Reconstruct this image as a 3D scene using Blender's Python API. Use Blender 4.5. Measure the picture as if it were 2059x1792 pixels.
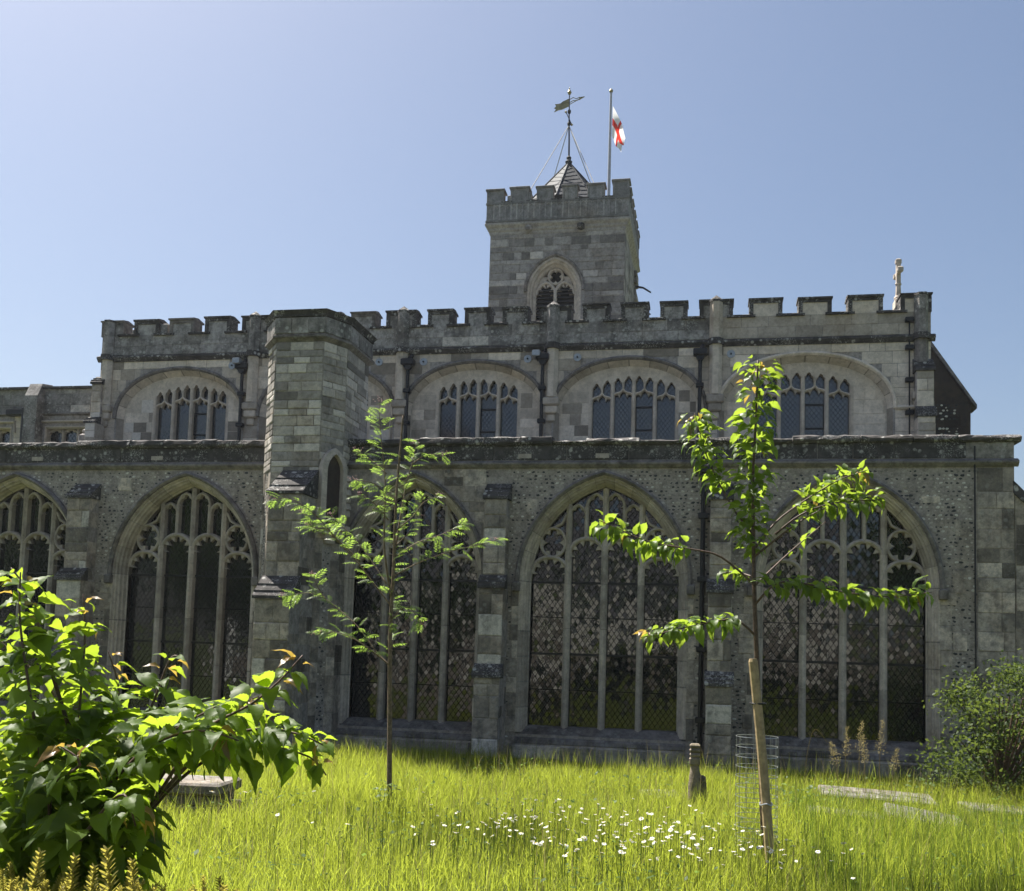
import bpy, math, random
import numpy as np
from mathutils import Vector, Matrix
from mathutils.geometry import tessellate_polygon

random.seed(7); RNG = np.random.default_rng(7)
PI = math.pi
scene = bpy.context.scene
COL = scene.collection
for o in list(bpy.data.objects): bpy.data.objects.remove(o)

# ------------------------------------------------------------------ camera, sky, sun, exposure
cam_d = bpy.data.cameras.new('camera'); cam = bpy.data.objects.new('camera', cam_d); COL.objects.link(cam)
YAW, PITCH, ROLL = map(math.radians, (11.1, 4.48, 1.72))
CAM = Vector((0, -18, 2.0))
fw = Vector((-math.sin(YAW)*math.cos(PITCH), math.cos(YAW)*math.cos(PITCH), math.sin(PITCH)))
r0 = Vector((math.cos(YAW), math.sin(YAW), 0)); u0 = r0.cross(fw)
rt = r0*math.cos(ROLL) + u0*math.sin(ROLL); up = -r0*math.sin(ROLL) + u0*math.cos(ROLL)
cam.matrix_world = Matrix(((rt.x, up.x, -fw.x, CAM.x), (rt.y, up.y, -fw.y, CAM.y), (rt.z, up.z, -fw.z, CAM.z), (0, 0, 0, 1)))
cam_d.sensor_width = 36; cam_d.lens = 36*2062/2059; cam_d.shift_y = 237/2059
cam_d.clip_start = 0.05; cam_d.clip_end = 3000
scene.camera = cam

SUN_AZ, SUN_EL = math.radians(58), math.radians(60)      # azimuth: to the left of straight behind the church
world = bpy.data.worlds.new('World'); scene.world = world; world.use_nodes = True
nt = world.node_tree; bg = nt.nodes['Background']
sky = nt.nodes.new('ShaderNodeTexSky'); sky.sky_type = 'NISHITA'; sky.sun_disc = False
sky.sun_elevation = SUN_EL; sky.sun_rotation = -SUN_AZ; sky.altitude = 0; sky.air_density = 1.0; sky.dust_density = 2.2; sky.ozone_density = 1.6
nt.links.new(sky.outputs[0], bg.inputs[0]); bg.inputs[1].default_value = 0.050
sun_d = bpy.data.lights.new('sun', 'SUN'); sun_d.energy = 5.0; sun_d.angle = math.radians(0.53); sun_d.color = (1, .95, .86)
sun = bpy.data.objects.new('sun', sun_d); COL.objects.link(sun)
TOSUN = Vector((-math.sin(SUN_AZ)*math.cos(SUN_EL), math.cos(SUN_AZ)*math.cos(SUN_EL), math.sin(SUN_EL)))
sun.rotation_euler = TOSUN.to_track_quat('Z', 'Y').to_euler(); sun.location = (-20, 20, 40)
scene.view_settings.view_transform = 'Standard'; scene.view_settings.look = 'None'
scene.view_settings.gamma = 1; scene.view_settings.exposure = 1.4
scene.view_settings.use_curve_mapping = False
scene.render.engine = 'CYCLES'

# ------------------------------------------------------------------ helpers
def tag(o, label=None, cat=None, group=None, kind=None):
    if label: o['label'] = label
    if cat: o['category'] = cat
    if group: o['group'] = group
    if kind: o['kind'] = kind
    return o
def empty(name, loc=(0, 0, 0), rz=0):
    o = bpy.data.objects.new(name, None); COL.objects.link(o); o.location = loc; o.rotation_euler = (0, 0, rz); o.empty_display_size = .2
    return o
def link(name, me, parent=None):
    o = bpy.data.objects.new(name, me); COL.objects.link(o)
    if parent: o.parent = parent
    return o
def set_tint(me, t):
    a = me.attributes.new('tint', 'FLOAT', 'POINT'); a.data.foreach_set('value', np.asarray(t, dtype=np.float32))

class MB:
    def __init__(s): s.v = []; s.f = []; s.t = []
    def add(s, vs, fs, tint=.5):
        b = len(s.v); s.v += [tuple(p) for p in vs]; s.f += [tuple(b+i for i in q) for q in fs]
        s.t += [tint]*len(vs) if not hasattr(tint, '__len__') else list(tint)
        return s
    def box(s, x0, x1, y0, y1, z0, z1, tint=.5):
        return s.add([(x0,y0,z0),(x1,y0,z0),(x1,y1,z0),(x0,y1,z0),(x0,y0,z1),(x1,y0,z1),(x1,y1,z1),(x0,y1,z1)],
              [(0,3,2,1),(4,5,6,7),(0,1,5,4),(1,2,6,5),(2,3,7,6),(3,0,4,7)], tint)
    def cbox(s, x0, x1, y0, y1, z0, z1, c=.01, tint=.5):            # bevelled box: three stacked rings of chamfered corners
        vs = []
        for z, i in ((z0, c), (z0+c, 0), (z1-c, 0), (z1, c)):
            a, b, d, e = x0+i, x1-i, y0+i, y1-i; k = c if not i else 0
            k = c*.7
            vs += [(a+k,d,z),(b-k,d,z),(b,d+k,z),(b,e-k,z),(b-k,e,z),(a+k,e,z),(a,e-k,z),(a,d+k,z)]
        fs = [tuple(range(7, -1, -1)), tuple(range(24, 32))]
        for r in range(3):
            for i in range(8): j = (i+1) % 8; fs.append((r*8+i, r*8+j, r*8+8+j, r*8+8+i))
        return s.add(vs, fs, tint)
    def prism(s, poly, y0, y1, tint=.5):                              # polygon in XZ, extruded from y0 (front) to y1
        n = len(poly); vs = [(x, y0, z) for x, z in poly] + [(x, y1, z) for x, z in poly]
        tris = tessellate_polygon([[Vector((x, z, 0)) for x, z in poly]])
        fs = [tuple(t) for t in tris] + [tuple(n+i for i in reversed(t)) for t in tris]
        fs += [(i, (i+1) % n, n+(i+1) % n, n+i) for i in range(n)]
        return s.add(vs, fs, tint)
    def prism_x(s, poly, x0, x1, tint=.5):                            # polygon in YZ, extruded along X
        n = len(poly); vs = [(x0, y, z) for y, z in poly] + [(x1, y, z) for y, z in poly]
        tris = tessellate_polygon([[Vector((y, z, 0)) for y, z in poly]])
        fs = [tuple(t) for t in tris] + [tuple(n+i for i in reversed(t)) for t in tris]
        fs += [(i, (i+1) % n, n+(i+1) % n, n+i) for i in range(n)]
        return s.add(vs, fs, tint)
    def prism_z(s, poly, z0, z1, tint=.5, top_scale=1.0):
        n = len(poly); cx = sum(p[0] for p in poly)/n; cy = sum(p[1] for p in poly)/n
        vs = [(x, y, z0) for x, y in poly] + [(cx+(x-cx)*top_scale, cy+(y-cy)*top_scale, z1) for x, y in poly]
        fs = [tuple(range(n-1, -1, -1)), tuple(range(n, 2*n))] + [(i, (i+1) % n, n+(i+1) % n, n+i) for i in range(n)]
        return s.add(vs, fs, tint)
    def sheet(s, outer, holes, y, tint=.5):                           # flat wall in XZ with holes
        loops = [outer]+holes; allp = [p for l in loops for p in l]
        tris = tessellate_polygon([[Vector((x, z, 0)) for x, z in l] for l in loops])
        fs = []
        for t in tris:
            a, b, c = (allp[i] for i in t)
            cr = (b[0]-a[0])*(c[1]-a[1])-(b[1]-a[1])*(c[0]-a[0])
            fs.append(tuple(t) if cr > 0 else tuple(reversed(t)))
        return s.add([(x, y, z) for x, z in allp], fs, tint)
    def loft(s, rings, closed=False, tint=.5):                        # rings of equal-length point lists
        n = len(rings[0]); vs = [p for r in rings for p in r]; fs = []
        for k in range(len(rings)-1):
            for i in range(n if closed else n-1):
                j = (i+1) % n; fs.append((k*n+i, k*n+j, k*n+n+j, k*n+n+i))
        return s.add(vs, fs, tint)
    def bar(s, pts, w, y0, y1, ch=None, closed=False, tint=.5):       # stone bar along an XZ path, chamfered to the front
        ch = w*.35 if ch is None else ch; n = len(pts); rows = [[] for _ in range(6)]
        for i in range(n):
            a = pts[i-1] if (i > 0 or closed) else pts[i]; b = pts[(i+1) % n] if (i < n-1 or closed) else pts[i]
            dx, dz = b[0]-a[0], b[1]-a[1]; L = math.hypot(dx, dz) or 1; nx, nz = -dz/L, dx/L
            for r, (o, y) in enumerate(((-.5, y1), (-.5, y0+ch), (-.5+ch/w, y0), (.5-ch/w, y0), (.5, y0+ch), (.5, y1))):
                rows[r].append((pts[i][0]+nx*o*w, y, pts[i][1]+nz*o*w))
        s.loft(rows, closed, tint)
        if not closed:
            b = len(s.v)-6*n
            s.f.append(tuple(b+r*n for r in range(6))); s.f.append(tuple(b+r*n+n-1 for r in range(5, -1, -1)))
        return s
    def tube(s, pts, rad, seg=6, tint=.5, cap=True):
        pts = [Vector(p) for p in pts]; n = len(pts); rings = []
        rr = rad if hasattr(rad, '__len__') else [rad]*n
        prev = None
        for i, p in enumerate(pts):
            d = (pts[min(i+1, n-1)]-pts[max(i-1, 0)]).normalized()
            a = d.orthogonal().normalized() if prev is None else (prev-d*prev.dot(d)).normalized()
            prev = a; b = d.cross(a)
            rings.append([p+(a*math.cos(2*PI*k/seg)+b*math.sin(2*PI*k/seg))*rr[i] for k in range(seg)])
        s.loft(rings, True, tint)
        if cap:
            b0 = len(s.v)-n*seg; s.f.append(tuple(b0+k for k in range(seg-1, -1, -1))); s.f.append(tuple(b0+(n-1)*seg+k for k in range(seg)))
        return s
    def lathe(s, prof, cx, cy, seg=12, tint=.5):
        rings = [[(cx+r*math.cos(2*PI*k/seg), cy+r*math.sin(2*PI*k/seg), z) for k in range(seg)] for r, z in prof]
        return s.loft(rings, True, tint)
    def foil(s, pts, n, d, y0, y1, closed=False, sign=1, tint=.5):    # scalloped cusping hung under a curve
        m = len(pts); out = []; inn = []
        L = [0]
        for i in range(1, m): L.append(L[-1]+math.hypot(pts[i][0]-pts[i-1][0], pts[i][1]-pts[i-1][1]))
        T = L[-1]+(math.hypot(pts[0][0]-pts[-1][0], pts[0][1]-pts[-1][1]) if closed else 0)
        for i in range(m):
            a = pts[i-1] if (i > 0 or closed) else pts[i]; b = pts[(i+1) % m] if (i < m-1 or closed) else pts[i]
            dx, dz = b[0]-a[0], b[1]-a[1]; q = math.hypot(dx, dz) or 1; nx, nz = dz/q*sign, -dx/q*sign
            t = L[i]/T; c = (1-abs(math.sin(n*PI*t)))**1.5
            k = d*(.12+.88*c)
            out.append(pts[i]); inn.append((pts[i][0]+nx*k, pts[i][1]+nz*k))
        s.loft([[(x, y0, z) for x, z in out], [(x, y0, z) for x, z in inn], [(x, y1, z) for x, z in inn]], closed, tint)
        return s
    def build(s, name, mat, parent=None, kind=None, smooth=False, label=None):
        me = bpy.data.meshes.new(name); me.from_pydata(s.v, [], s.f); set_tint(me, s.t)
        if mat: me.materials.append(mat)
        if smooth: me.polygons.foreach_set('use_smooth', [True]*len(me.polygons))
        me.update()
        o = link(name, me, parent)
        if kind: o['kind'] = kind
        if label: o['label'] = label
        return o

def mesh_np(name, V, F, tint, mat, parent=None, kind=None, smooth=False):   # F: (m,k) index array
    me = bpy.data.meshes.new(name); m, k = F.shape
    me.vertices.add(len(V)); me.vertices.foreach_set('co', V.astype(np.float32).ravel())
    me.loops.add(m*k); me.loops.foreach_set('vertex_index', F.astype(np.int32).ravel())
    me.polygons.add(m); me.polygons.foreach_set('loop_start', np.arange(0, m*k, k, dtype=np.int32))
    me.update(calc_edges=True); set_tint(me, tint); me.materials.append(mat)
    if smooth: me.polygons.foreach_set('use_smooth', np.ones(m, dtype=bool))
    o = link(name, me, parent)
    if kind: o['kind'] = kind
    return o

# ------------------------------------------------------------------ materials
def new_mat(name):
    m = bpy.data.materials.new(name); m.use_nodes = True
    t = m.node_tree; return m, t, t.nodes['Principled BSDF']
class NT:
    def __init__(s, t): s.t = t
    def n(s, ty, **kw):
        x = s.t.nodes.new(ty)
        for k, v in kw.items():
            if k.startswith('i_'):
                key = k[2:]; key = int(key) if key.isdigit() else key.replace('_', ' ')
                x.inputs[key].default_value = v
            else: setattr(x, k, v)
        return x
    def l(s, a, b): s.t.links.new(a, b)
    def mix(s, fac, a, b, mode='MIX'):
        x = s.n('ShaderNodeMix', data_type='RGBA', blend_type=mode); 
        for sock, v in ((x.inputs[0], fac), (x.inputs[6], a), (x.inputs[7], b)):
            if hasattr(v, 'default_value') or hasattr(v, 'links'): s.l(v, sock)
            else: sock.default_value = v if not hasattr(v, '__len__') else (*v, 1) if len(v) == 3 else v
        return x.outputs[2]
    def noise(s, vec, scale, detail=4, rough=.6):
        x = s.n('ShaderNodeTexNoise'); x.inputs['Scale'].default_value = scale; x.inputs['Detail'].default_value = detail; x.inputs['Roughness'].default_value = rough
        if vec: s.l(vec, x.inputs['Vector'])
        return x.outputs[0]
    def ramp(s, fac, lo, hi, a=0., b=1.):
        x = s.n('ShaderNodeMapRange'); x.interpolation_type = 'SMOOTHSTEP'
        s.l(fac, x.inputs[0]); x.inputs[1].default_value = lo; x.inputs[2].default_value = hi; x.inputs[3].default_value = a; x.inputs[4].default_value = b
        return x.outputs[0]
    def math(s, op, a, b):
        x = s.n('ShaderNodeMath', operation=op)
        for k, v in ((0, a), (1, b)):
            if hasattr(v, 'links'): s.l(v, x.inputs[k])
            else: x.inputs[k].default_value = v
        return x.outputs[0]

def stone(name, c1, c2, stain=(.035, .034, .03), stain_lo=.55, stain_hi=.75, stain_amt=.7, lichen=0., lichen_col=(.45, .45, .42), tvar=.5, bump=.5, rough=.9, grime=1., warm=(.34, .24, .13), streak=.0, pale=(.68, .62, .55)):
    m, t, p = new_mat(name); N = NT(t)
    pos = N.n('ShaderNodeNewGeometry').outputs['Position']
    tint = N.n('ShaderNodeAttribute', attribute_name='tint').outputs['Fac']
    big = N.noise(pos, .9, 5); mid = N.noise(pos, 5, 6, .65); fine = N.noise(pos, 38, 5, .7)
    mp = N.n('ShaderNodeMapping'); mp.inputs['Scale'].default_value = (3.2, 3.2, .45); N.l(pos, mp.inputs[0])
    strk = N.noise(mp.outputs[0], 1.6, 5, .6)
    col = N.mix(N.ramp(mid, .3, .7), c1, c2)
    col = N.mix(N.ramp(big, .45, .75, 0, .35), col, warm)
    v = N.ramp(tint, 0, 1, 1-tvar, 1+tvar)
    vv = N.n('ShaderNodeCombineColor'); [N.l(v, vv.inputs[i]) for i in range(3)]
    col = N.mix(1., col, vv.outputs[0], 'MULTIPLY')
    col = N.mix(N.ramp(tint, .89, .95), col, pale)
    wear = N.math('ADD', N.math('MULTIPLY', mid, .55), N.math('MULTIPLY', big, .45))
    wear = N.math('ADD', N.math('MULTIPLY', wear, 1-streak), N.math('MULTIPLY', strk, streak))
    col = N.mix(N.ramp(wear, stain_lo, stain_hi, 0, stain_amt), col, stain)
    col = N.mix(N.ramp(N.noise(pos, 14, 5, .7), .45, .62, 0, .34*grime), col, (.07, .063, .056))
    col = N.mix(N.ramp(fine, .42, .66, 0, .22*grime), col, (.06, .055, .05))
    if lichen:
        vo = N.n('ShaderNodeTexVoronoi'); vo.inputs['Scale'].default_value = 9; N.l(pos, vo.inputs['Vector'])
        spot = N.math('MULTIPLY', N.ramp(vo.outputs[0], .22, .40, 1, 0), N.ramp(N.noise(pos, 3.1, 4), .46, .58))
        spot2 = N.math('MULTIPLY', N.ramp(fine, .53, .60), N.ramp(N.noise(pos, 2.2, 3), .44, .60))
        sp = N.math('MAXIMUM', spot, spot2)
        col = N.mix(N.math('MULTIPLY', sp, lichen), col, lichen_col)
    N.l(col, p.inputs['Base Color']); p.inputs['Roughness'].default_value = rough
    p.inputs['Specular IOR Level'].default_value = .25
    bp = N.n('ShaderNodeBump'); bp.inputs['Strength'].default_value = bump; bp.inputs['Distance'].default_value = .012
    N.l(N.math('ADD', fine, N.math('MULTIPLY', mid, 1.5)), bp.inputs['Height']); N.l(bp.outputs[0], p.inputs['Normal'])
    return m
def plain(name, col, rough=.6, metal=0., var=.25, scale=12., bump=.0, spec=.4):
    m, t, p = new_mat(name); N = NT(t)
    pos = N.n('ShaderNodeTexCoord').outputs['Object']
    nz = N.noise(pos, scale, 5)
    c = N.mix(N.ramp(nz, .3, .7), tuple(q*(1-var) for q in col), tuple(min(1, q*(1+var)) for q in col))
    N.l(c, p.inputs['Base Color']); p.inputs['Roughness'].default_value = rough; p.inputs['Metallic'].default_value = metal
    p.inputs['Specular IOR Level'].default_value = spec
    if bump:
        bp = N.n('ShaderNodeBump'); bp.inputs['Strength'].default_value = bump; bp.inputs['Distance'].default_value = .01; N.l(nz, bp.inputs['Height']); N.l(bp.outputs[0], p.inputs['Normal'])
    return m
def leafmat(name, dark, light, trans, fac=.5, rough=.35, spec=.5, scale=9., kr=(.3, .7)):
    m, t, p = new_mat(name); N = NT(t)
    tint = N.n('ShaderNodeAttribute', attribute_name='tint').outputs['Fac']
    info = N.n('ShaderNodeObjectInfo').outputs['Random']
    pos = N.n('ShaderNodeNewGeometry').outputs['Position']
    k = N.math('MULTIPLY', N.math('ADD', tint, N.math('ADD', info, N.noise(pos, scale, 2))), .3333)
    k = N.ramp(k, *kr)
    N.l(N.mix(k, dark, light), p.inputs['Base Color']); p.inputs['Roughness'].default_value = rough; p.inputs['Specular IOR Level'].default_value = spec
    tr = N.n('ShaderNodeBsdfTranslucent'); N.l(N.mix(k, tuple(q*.75 for q in trans), trans), tr.inputs[0])
    ms = N.n('ShaderNodeMixShader'); ms.inputs[0].default_value = fac
    N.l(p.outputs[0], ms.inputs[1]); N.l(tr.outputs[0], ms.inputs[2]); N.l(ms.outputs[0], t.nodes['Material Output'].inputs[0])
    return m

M = {}
M['cream'] = stone('cream_limestone', (0.612, 0.534, 0.446), (0.448, 0.390, 0.324), grime=.5, stain_lo=.56, stain_hi=.72, stain_amt=.5, tvar=0.55, streak=.35, warm=(.33, .22, .10))
M['creamdark'] = stone('weathered_hood_stone', (0.269, 0.240, 0.225), (0.158, 0.146, 0.140), stain_lo=.46, stain_hi=.66, stain_amt=.75, tvar=.3, lichen=.25)
M['parapet'] = stone('grey_lichened_parapet', (0.392, 0.365, 0.343), (0.221, 0.208, 0.202), stain_lo=.44, stain_hi=.68, stain_amt=.75, lichen=.75, lichen_col=(.48, .47, .43), tvar=0.5, streak=.3, warm=(.2, .16, .1))
M['coping'] = stone('black_lichened_coping', (0.097, 0.089, 0.088), (0.052, 0.049, 0.051), stain=(.02, .02, .019), stain_lo=.4, stain_hi=.7, lichen=.85, lichen_col=(.45, .44, .41), tvar=.4, bump=.9, warm=(.09, .07, .05))
M['dressing'] = stone('window_dressing_stone', (0.558, 0.489, 0.418), (0.381, 0.332, 0.287), grime=.6, stain_lo=.52, stain_hi=.74, stain_amt=.6, tvar=.3, streak=.5, bump=.3)
M['mortar'] = stone('lime_mortar', (0.450, 0.408, 0.372), (0.301, 0.275, 0.257), stain_lo=.5, stain_hi=.72, tvar=.2, bump=.8)
M['flintmortar'] = stone('flint_wall_mortar', (0.475, 0.419, 0.363), (0.303, 0.268, 0.242), stain_lo=.5, stain_hi=.75, stain_amt=.6, tvar=.2, bump=1., streak=.4)
M['turret'] = stone('turret_ashlar', (0.532, 0.481, 0.426), (0.344, 0.318, 0.292), grime=.7, stain_lo=.54, stain_hi=.72, stain_amt=.6, tvar=.62, lichen=.2, streak=.2)
M['tower'] = stone('tower_ashlar', (0.426, 0.391, 0.353), (0.278, 0.259, 0.246), grime=.8, stain_lo=.55, stain_hi=.74, stain_amt=.6, tvar=.52, warm=(.24, .18, .11))
M['towerpar'] = stone('tower_parapet_stone', (0.367, 0.353, 0.342), (0.237, 0.230, 0.231), stain_lo=.46, stain_hi=.7, stain_amt=.6, tvar=0.5, lichen=.3, lichen_col=(.28, .28, .25), streak=.5)
M['buttress'] = stone('buttress_stone', (0.484, 0.414, 0.336), (0.286, 0.254, 0.225), stain_lo=.47, stain_hi=.68, stain_amt=.75, tvar=0.68, lichen=.25, streak=.4, warm=(.27, .17, .10))
M['brownstone'] = stone('brown_gable_stone', (0.076, 0.056, 0.047), (0.045, 0.036, 0.035), stain_lo=.5, stain_hi=.7, tvar=.3)
M['gravestone'] = stone('gravestone', (0.184, 0.173, 0.162), (0.120, 0.112, 0.107), stain_lo=.5, stain_hi=.7, stain_amt=.7, lichen=.4, tvar=.3)
# flint: tint picks black / grey / white
def flintmat():
    m, t, p = new_mat('knapped_flint'); N = NT(t)
    tint = N.n('ShaderNodeAttribute', attribute_name='tint').outputs['Fac']
    cr = N.n('ShaderNodeValToRGB'); N.l(tint, cr.inputs[0]); e = cr.color_ramp.elements
    e[0].position = 0; e[0].color = (.010, .011, .014, 1); e[1].position = 1; e[1].color = (.74, .71, .64, 1)
    for q, c in ((.25, (.04, .041, .046, 1)), (.5, (.36, .315, .26, 1)), (.78, (.55, .49, .41, 1))):
        x = e.new(q); x.color = c
    pos = N.n('ShaderNodeNewGeometry').outputs['Position']
    N.l(N.mix(N.ramp(N.noise(pos, 30, 3), .4, .7, 0, .35), cr.outputs[0], (.10, .095, .08)), p.inputs['Base Color'])
    p.inputs['Roughness'].default_value = .55
    return m
M['flint'] = flintmat()
def glassmat(name, ior, rough=.03, base=(.006, .008, .010)):
    m, t, p = new_mat(name); N = NT(t)
    p.inputs['Base Color'].default_value = (*base, 1); p.inputs['Roughness'].default_value = rough; p.inputs['IOR'].default_value = ior
    pos = N.n('ShaderNodeNewGeometry').outputs['Position']
    bp = N.n('ShaderNodeBump'); bp.inputs['Strength'].default_value = .12; bp.inputs['Distance'].default_value = .01
    N.l(N.noise(pos, 9, 2), bp.inputs['Height']); N.l(bp.outputs[0], p.inputs['Normal'])
    return m
M['glass'] = glassmat('old_leaded_glass', 1.78)
M['glass2'] = glassmat('clerestory_glass', 2.0, .22, (.010, .014, .022))
M['lead'] = plain('lead_came', (.03, .03, .032), .6, .3)
M['iron'] = plain('black_painted_iron', (.012, .012, .014), .45, .0, .3, 6, .2)
M['steel'] = plain('galvanised_plate', (.36, .38, .40), .45, .6, .15, 20)
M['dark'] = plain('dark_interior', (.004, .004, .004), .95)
M['leadroof'] = plain('grey_lead_sheet', (.05, .054, .062), .75, .0, .35, 3, .2, .25)
M['louvre'] = plain('louvre_slate', (.035, .037, .045), .6, .0, .3, 8, .2)

# ------------------------------------------------------------------ pieces that are emitted singly (largest 300) or joined
PIECES = {}
PART = {}
def piece(kind, part, vs, fs, tint, mat, size=None):
    c = Vector((0, 0, 0))
    for p in vs: c += Vector(p)
    c /= len(vs)
    if size is None:
        xs = [p[0] for p in vs]; zs = [p[2] for p in vs]; size = max(max(xs)-min(xs), .02)*(max(zs)-min(zs))
    PIECES.setdefault(kind, []).append((size/(c-CAM).length_squared, part, vs, fs, tint, mat))
def emit(kind, joined_name, limit=300):
    L = sorted(PIECES.get(kind, []), key=lambda q: -q[0])
    for q in L[:limit]:
        b = MB(); c = [sum(p[i] for p in q[2])/len(q[2]) for i in range(3)]
        b.add([(p[0]-c[0], p[1]-c[1], p[2]-c[2]) for p in q[2]], q[3], q[4])
        o = b.build(kind, q[5], PART[q[1]]); o.location = c
    rest = {}
    for q in L[limit:]: rest.setdefault((q[1], q[5].name), []).append(q)
    for (part, mn), qs in rest.items():
        b = MB()
        for q in qs: b.add(q[2], q[3], q[4])
        b.build(joined_name, bpy.data.materials[mn], PART[part], kind='stuff')

class Frame:                                                          # a vertical wall face: u along, z up, d outwards
    def __init__(s, o, U): s.o = Vector(o); s.U = Vector(U).normalized(); s.N = s.U.cross(Vector((0, 0, 1)))
    def p(s, u, z, d): return s.o+s.U*u+s.N*d+Vector((0, 0, z))
def block(part, fr, a, b, z0, z1, tint, mat, proud=.012, c=.009, back=.03, kind='ashlar_block', j=.004):
    g = lambda: random.uniform(-j, j)
    d = proud*random.uniform(.4, 1.3)
    q = [(a, z0), (b, z0), (b, z1), (a, z1)]
    r = [(a+c+g(), z0+c+g()), (b-c+g(), z0+c+g()), (b-c+g(), z1-c+g()), (a+c+g(), z1-c+g())]
    vs = [fr.p(u, z, -back) for u, z in q]+[fr.p(u, z, d-c*.6) for u, z in q]+[fr.p(u, z, d+random.uniform(-.002, .002)) for u, z in r]
    fs = [(8, 9, 10, 11)]
    for i in range(4):
        k = (i+1) % 4; fs += [(i, k, 4+k, 4+i), (4+i, 4+k, 8+k, 8+i)]
    piece(kind, part, vs, fs, tint, mat, (b-a)*(z1-z0)*abs(fr.N.y*.8+.2 if abs(fr.N.y) > .3 else .4))
def ashlar(part, fr, ua, ub, z0, z1, courses, wid, mat, excl=None, joint=.009, tfun=None, **kw):
    z = z0
    while z < z1-.04:
        h = random.uniform(*courses); h = z1-z if z1-z-h < courses[0]*.6 else h
        ex = sorted(excl(z, z+h)) if excl else []
        runs = []; a = ua
        for e0, e1 in ex:
            if e1 <= a or e0 >= ub: continue
            if e0 > a: runs.append((a, e0))
            a = max(a, e1)
        if a < ub: runs.append((a, ub))
        for a, b in runs:
            u = a
            while u < b-.03:
                w = random.uniform(*wid); w = b-u if b-u-w < wid[0]*.5 else w
                t = tfun(u, z) if tfun else min(1, max(0, random.gauss(.5, .2)))
                block(part, fr, u+joint/2, u+w-joint/2, z+joint/2, z+h-joint/2, t, mat, **kw)
                u += w
        z += h
def arch_c(cx, a, zs, rise, o=0., n=10):                             # two-centred arch, left spring -> apex -> right spring
    R = (a*a+rise*rise)/(2*a); k = R-a; Ro = R+o
    th = math.acos(min(1, k/Ro)); L = []
    for i in range(n+1):
        q = th*i/n; L.append((cx+k-Ro*math.cos(q), zs+Ro*math.sin(q)))
    return L+[(2*cx-x, z) for x, z in reversed(L[:-1])]
def contour(cx, a, zs, rise, zb, o=0., n=10):
    return [(cx-a-o, zb)]+arch_c(cx, a, zs, rise, o, n)+[(cx+a+o, zb)]
def depressed(cx, a, zs, rise, o=0., n=12):
    a2, r2 = a+o, rise+o; L = []
    for i in range(2*n+1):
        q = PI*(1-i/(2*n)); c, s_ = math.cos(q), math.sin(q)
        L.append((cx+a2*math.copysign(abs(c)**.92, c), zs+r2*(abs(s_)**.92)+.03*(1-abs(c))))
    return L
# ------------------------------------------------------------------ the church
church = tag(empty('church'), 'grey stone medieval church with battlements, large traceried windows and a square tower', 'church')
AW = [(-13.62, 1.31), (-9.94, 1.31), (-5.41, 1.18), (-1.90, 1.32), (2.20, 1.33)]      # aisle windows: centre, half width
SILL, ZS, APEX = .54, 3.13, 4.86
RO = .17
TP = [(-8.24, .9), (-8.24, -.30), (-7.87, -.8), (-6.96, -.8), (-6.70, -.30), (-6.70, .9)]   # turret plan
BUT = [(-12.28, -11.80), (-4.00, -3.60), (-.05, .31)]                                   # aisle buttresses

b = MB(); b.sheet([(-17, -.4), (4.86, -.4), (4.86, 5.3), (-17, 5.3)], [contour(c, a, ZS, APEX-ZS, SILL-.12, RO) for c, a in AW], 0)
b.box(4.50, 4.86, .01, 6, -.4, 5.28); b.box(-17, 4.86, .5, .6, -.4, .5)
PART['aisle_wall'] = b.build('aisle_wall', M['flintmortar'], church)
b = MB()
b.prism_x([(.3, 5.35), (4.6, 6.35), (4.6, 6.2), (.3, 5.2)], -17, 4.8)
PART['aisle_roof'] = b.build('aisle_roof', M['leadroof'], church)

# plinth and string course
b = MB(); b.prism_x([(-.0, .30), (-.10, .22), (-.10, -.4), (.0, -.4)], -17, 4.9)
b.build('plinth', M['buttress'], PART['aisle_wall'])
b = MB(); b.prism_x([(.0, 5.30), (-.09, 5.25), (-.09, 5.22), (-.03, 5.16), (.0, 5.16)], -17, 4.92)
b.build('string_course', M['creamdark'], PART['aisle_wall'])
# parapet course (dark, lichened) and coping stones
b = MB(); b.box(-17, 4.86, .0, .35, 5.28, 5.58); PART['parapet'] = b.build('parapet', M['mortar'], church)
fr = Frame((0, 0, 0), (1, 0, 0))
ashlar('parapet', fr, -17, 4.86, 5.305, 5.585, (.28, .28), (.5, 1.15), M['coping'], proud=.02, c=.014, tfun=lambda u, z: random.uniform(.3, .8) if u < 3.4 else random.uniform(.75, 1), kind='parapet_block')
x = -17.
while x < 4.95:
    w = random.uniform(.55, 1.25); w = min(w, 4.99-x); zt = 5.70+random.uniform(-.022, .022)+(.03 if x < -3.4 else 0)-(.02 if -3.4 < x < 1 else 0)
    n = max(2, int(w/.12)); b = MB()
    prof = [(-.085, 5.60), (-.10, 5.63), (-.08, zt-.03), (.0, zt), (.3, zt+.015), (.42, zt-.04), (.42, 5.575), (-.05, 5.575)]
    rings = []
    for k in range(n+1):
        xx = x+.006+(w-.012)*k/n
        rings.append([(xx, y+random.uniform(-.012, .012), z+random.uniform(-.012, .012)) for y, z in prof])
    b.loft(rings, False, random.uniform(.2, .9))
    b.v = [tuple(p) for p in b.v]
    m8 = len(prof); b.f = [(k*m8+i, k*m8+(i+1) % m8, (k+1)*m8+(i+1) % m8, (k+1)*m8+i) for k in range(n) for i in range(m8)]+[tuple(range(m8-1, -1, -1)), tuple(n*m8+i for i in range(m8))]
    b.build('coping_stone', M['coping'], PART['parapet'])
    x += w+.004
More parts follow.
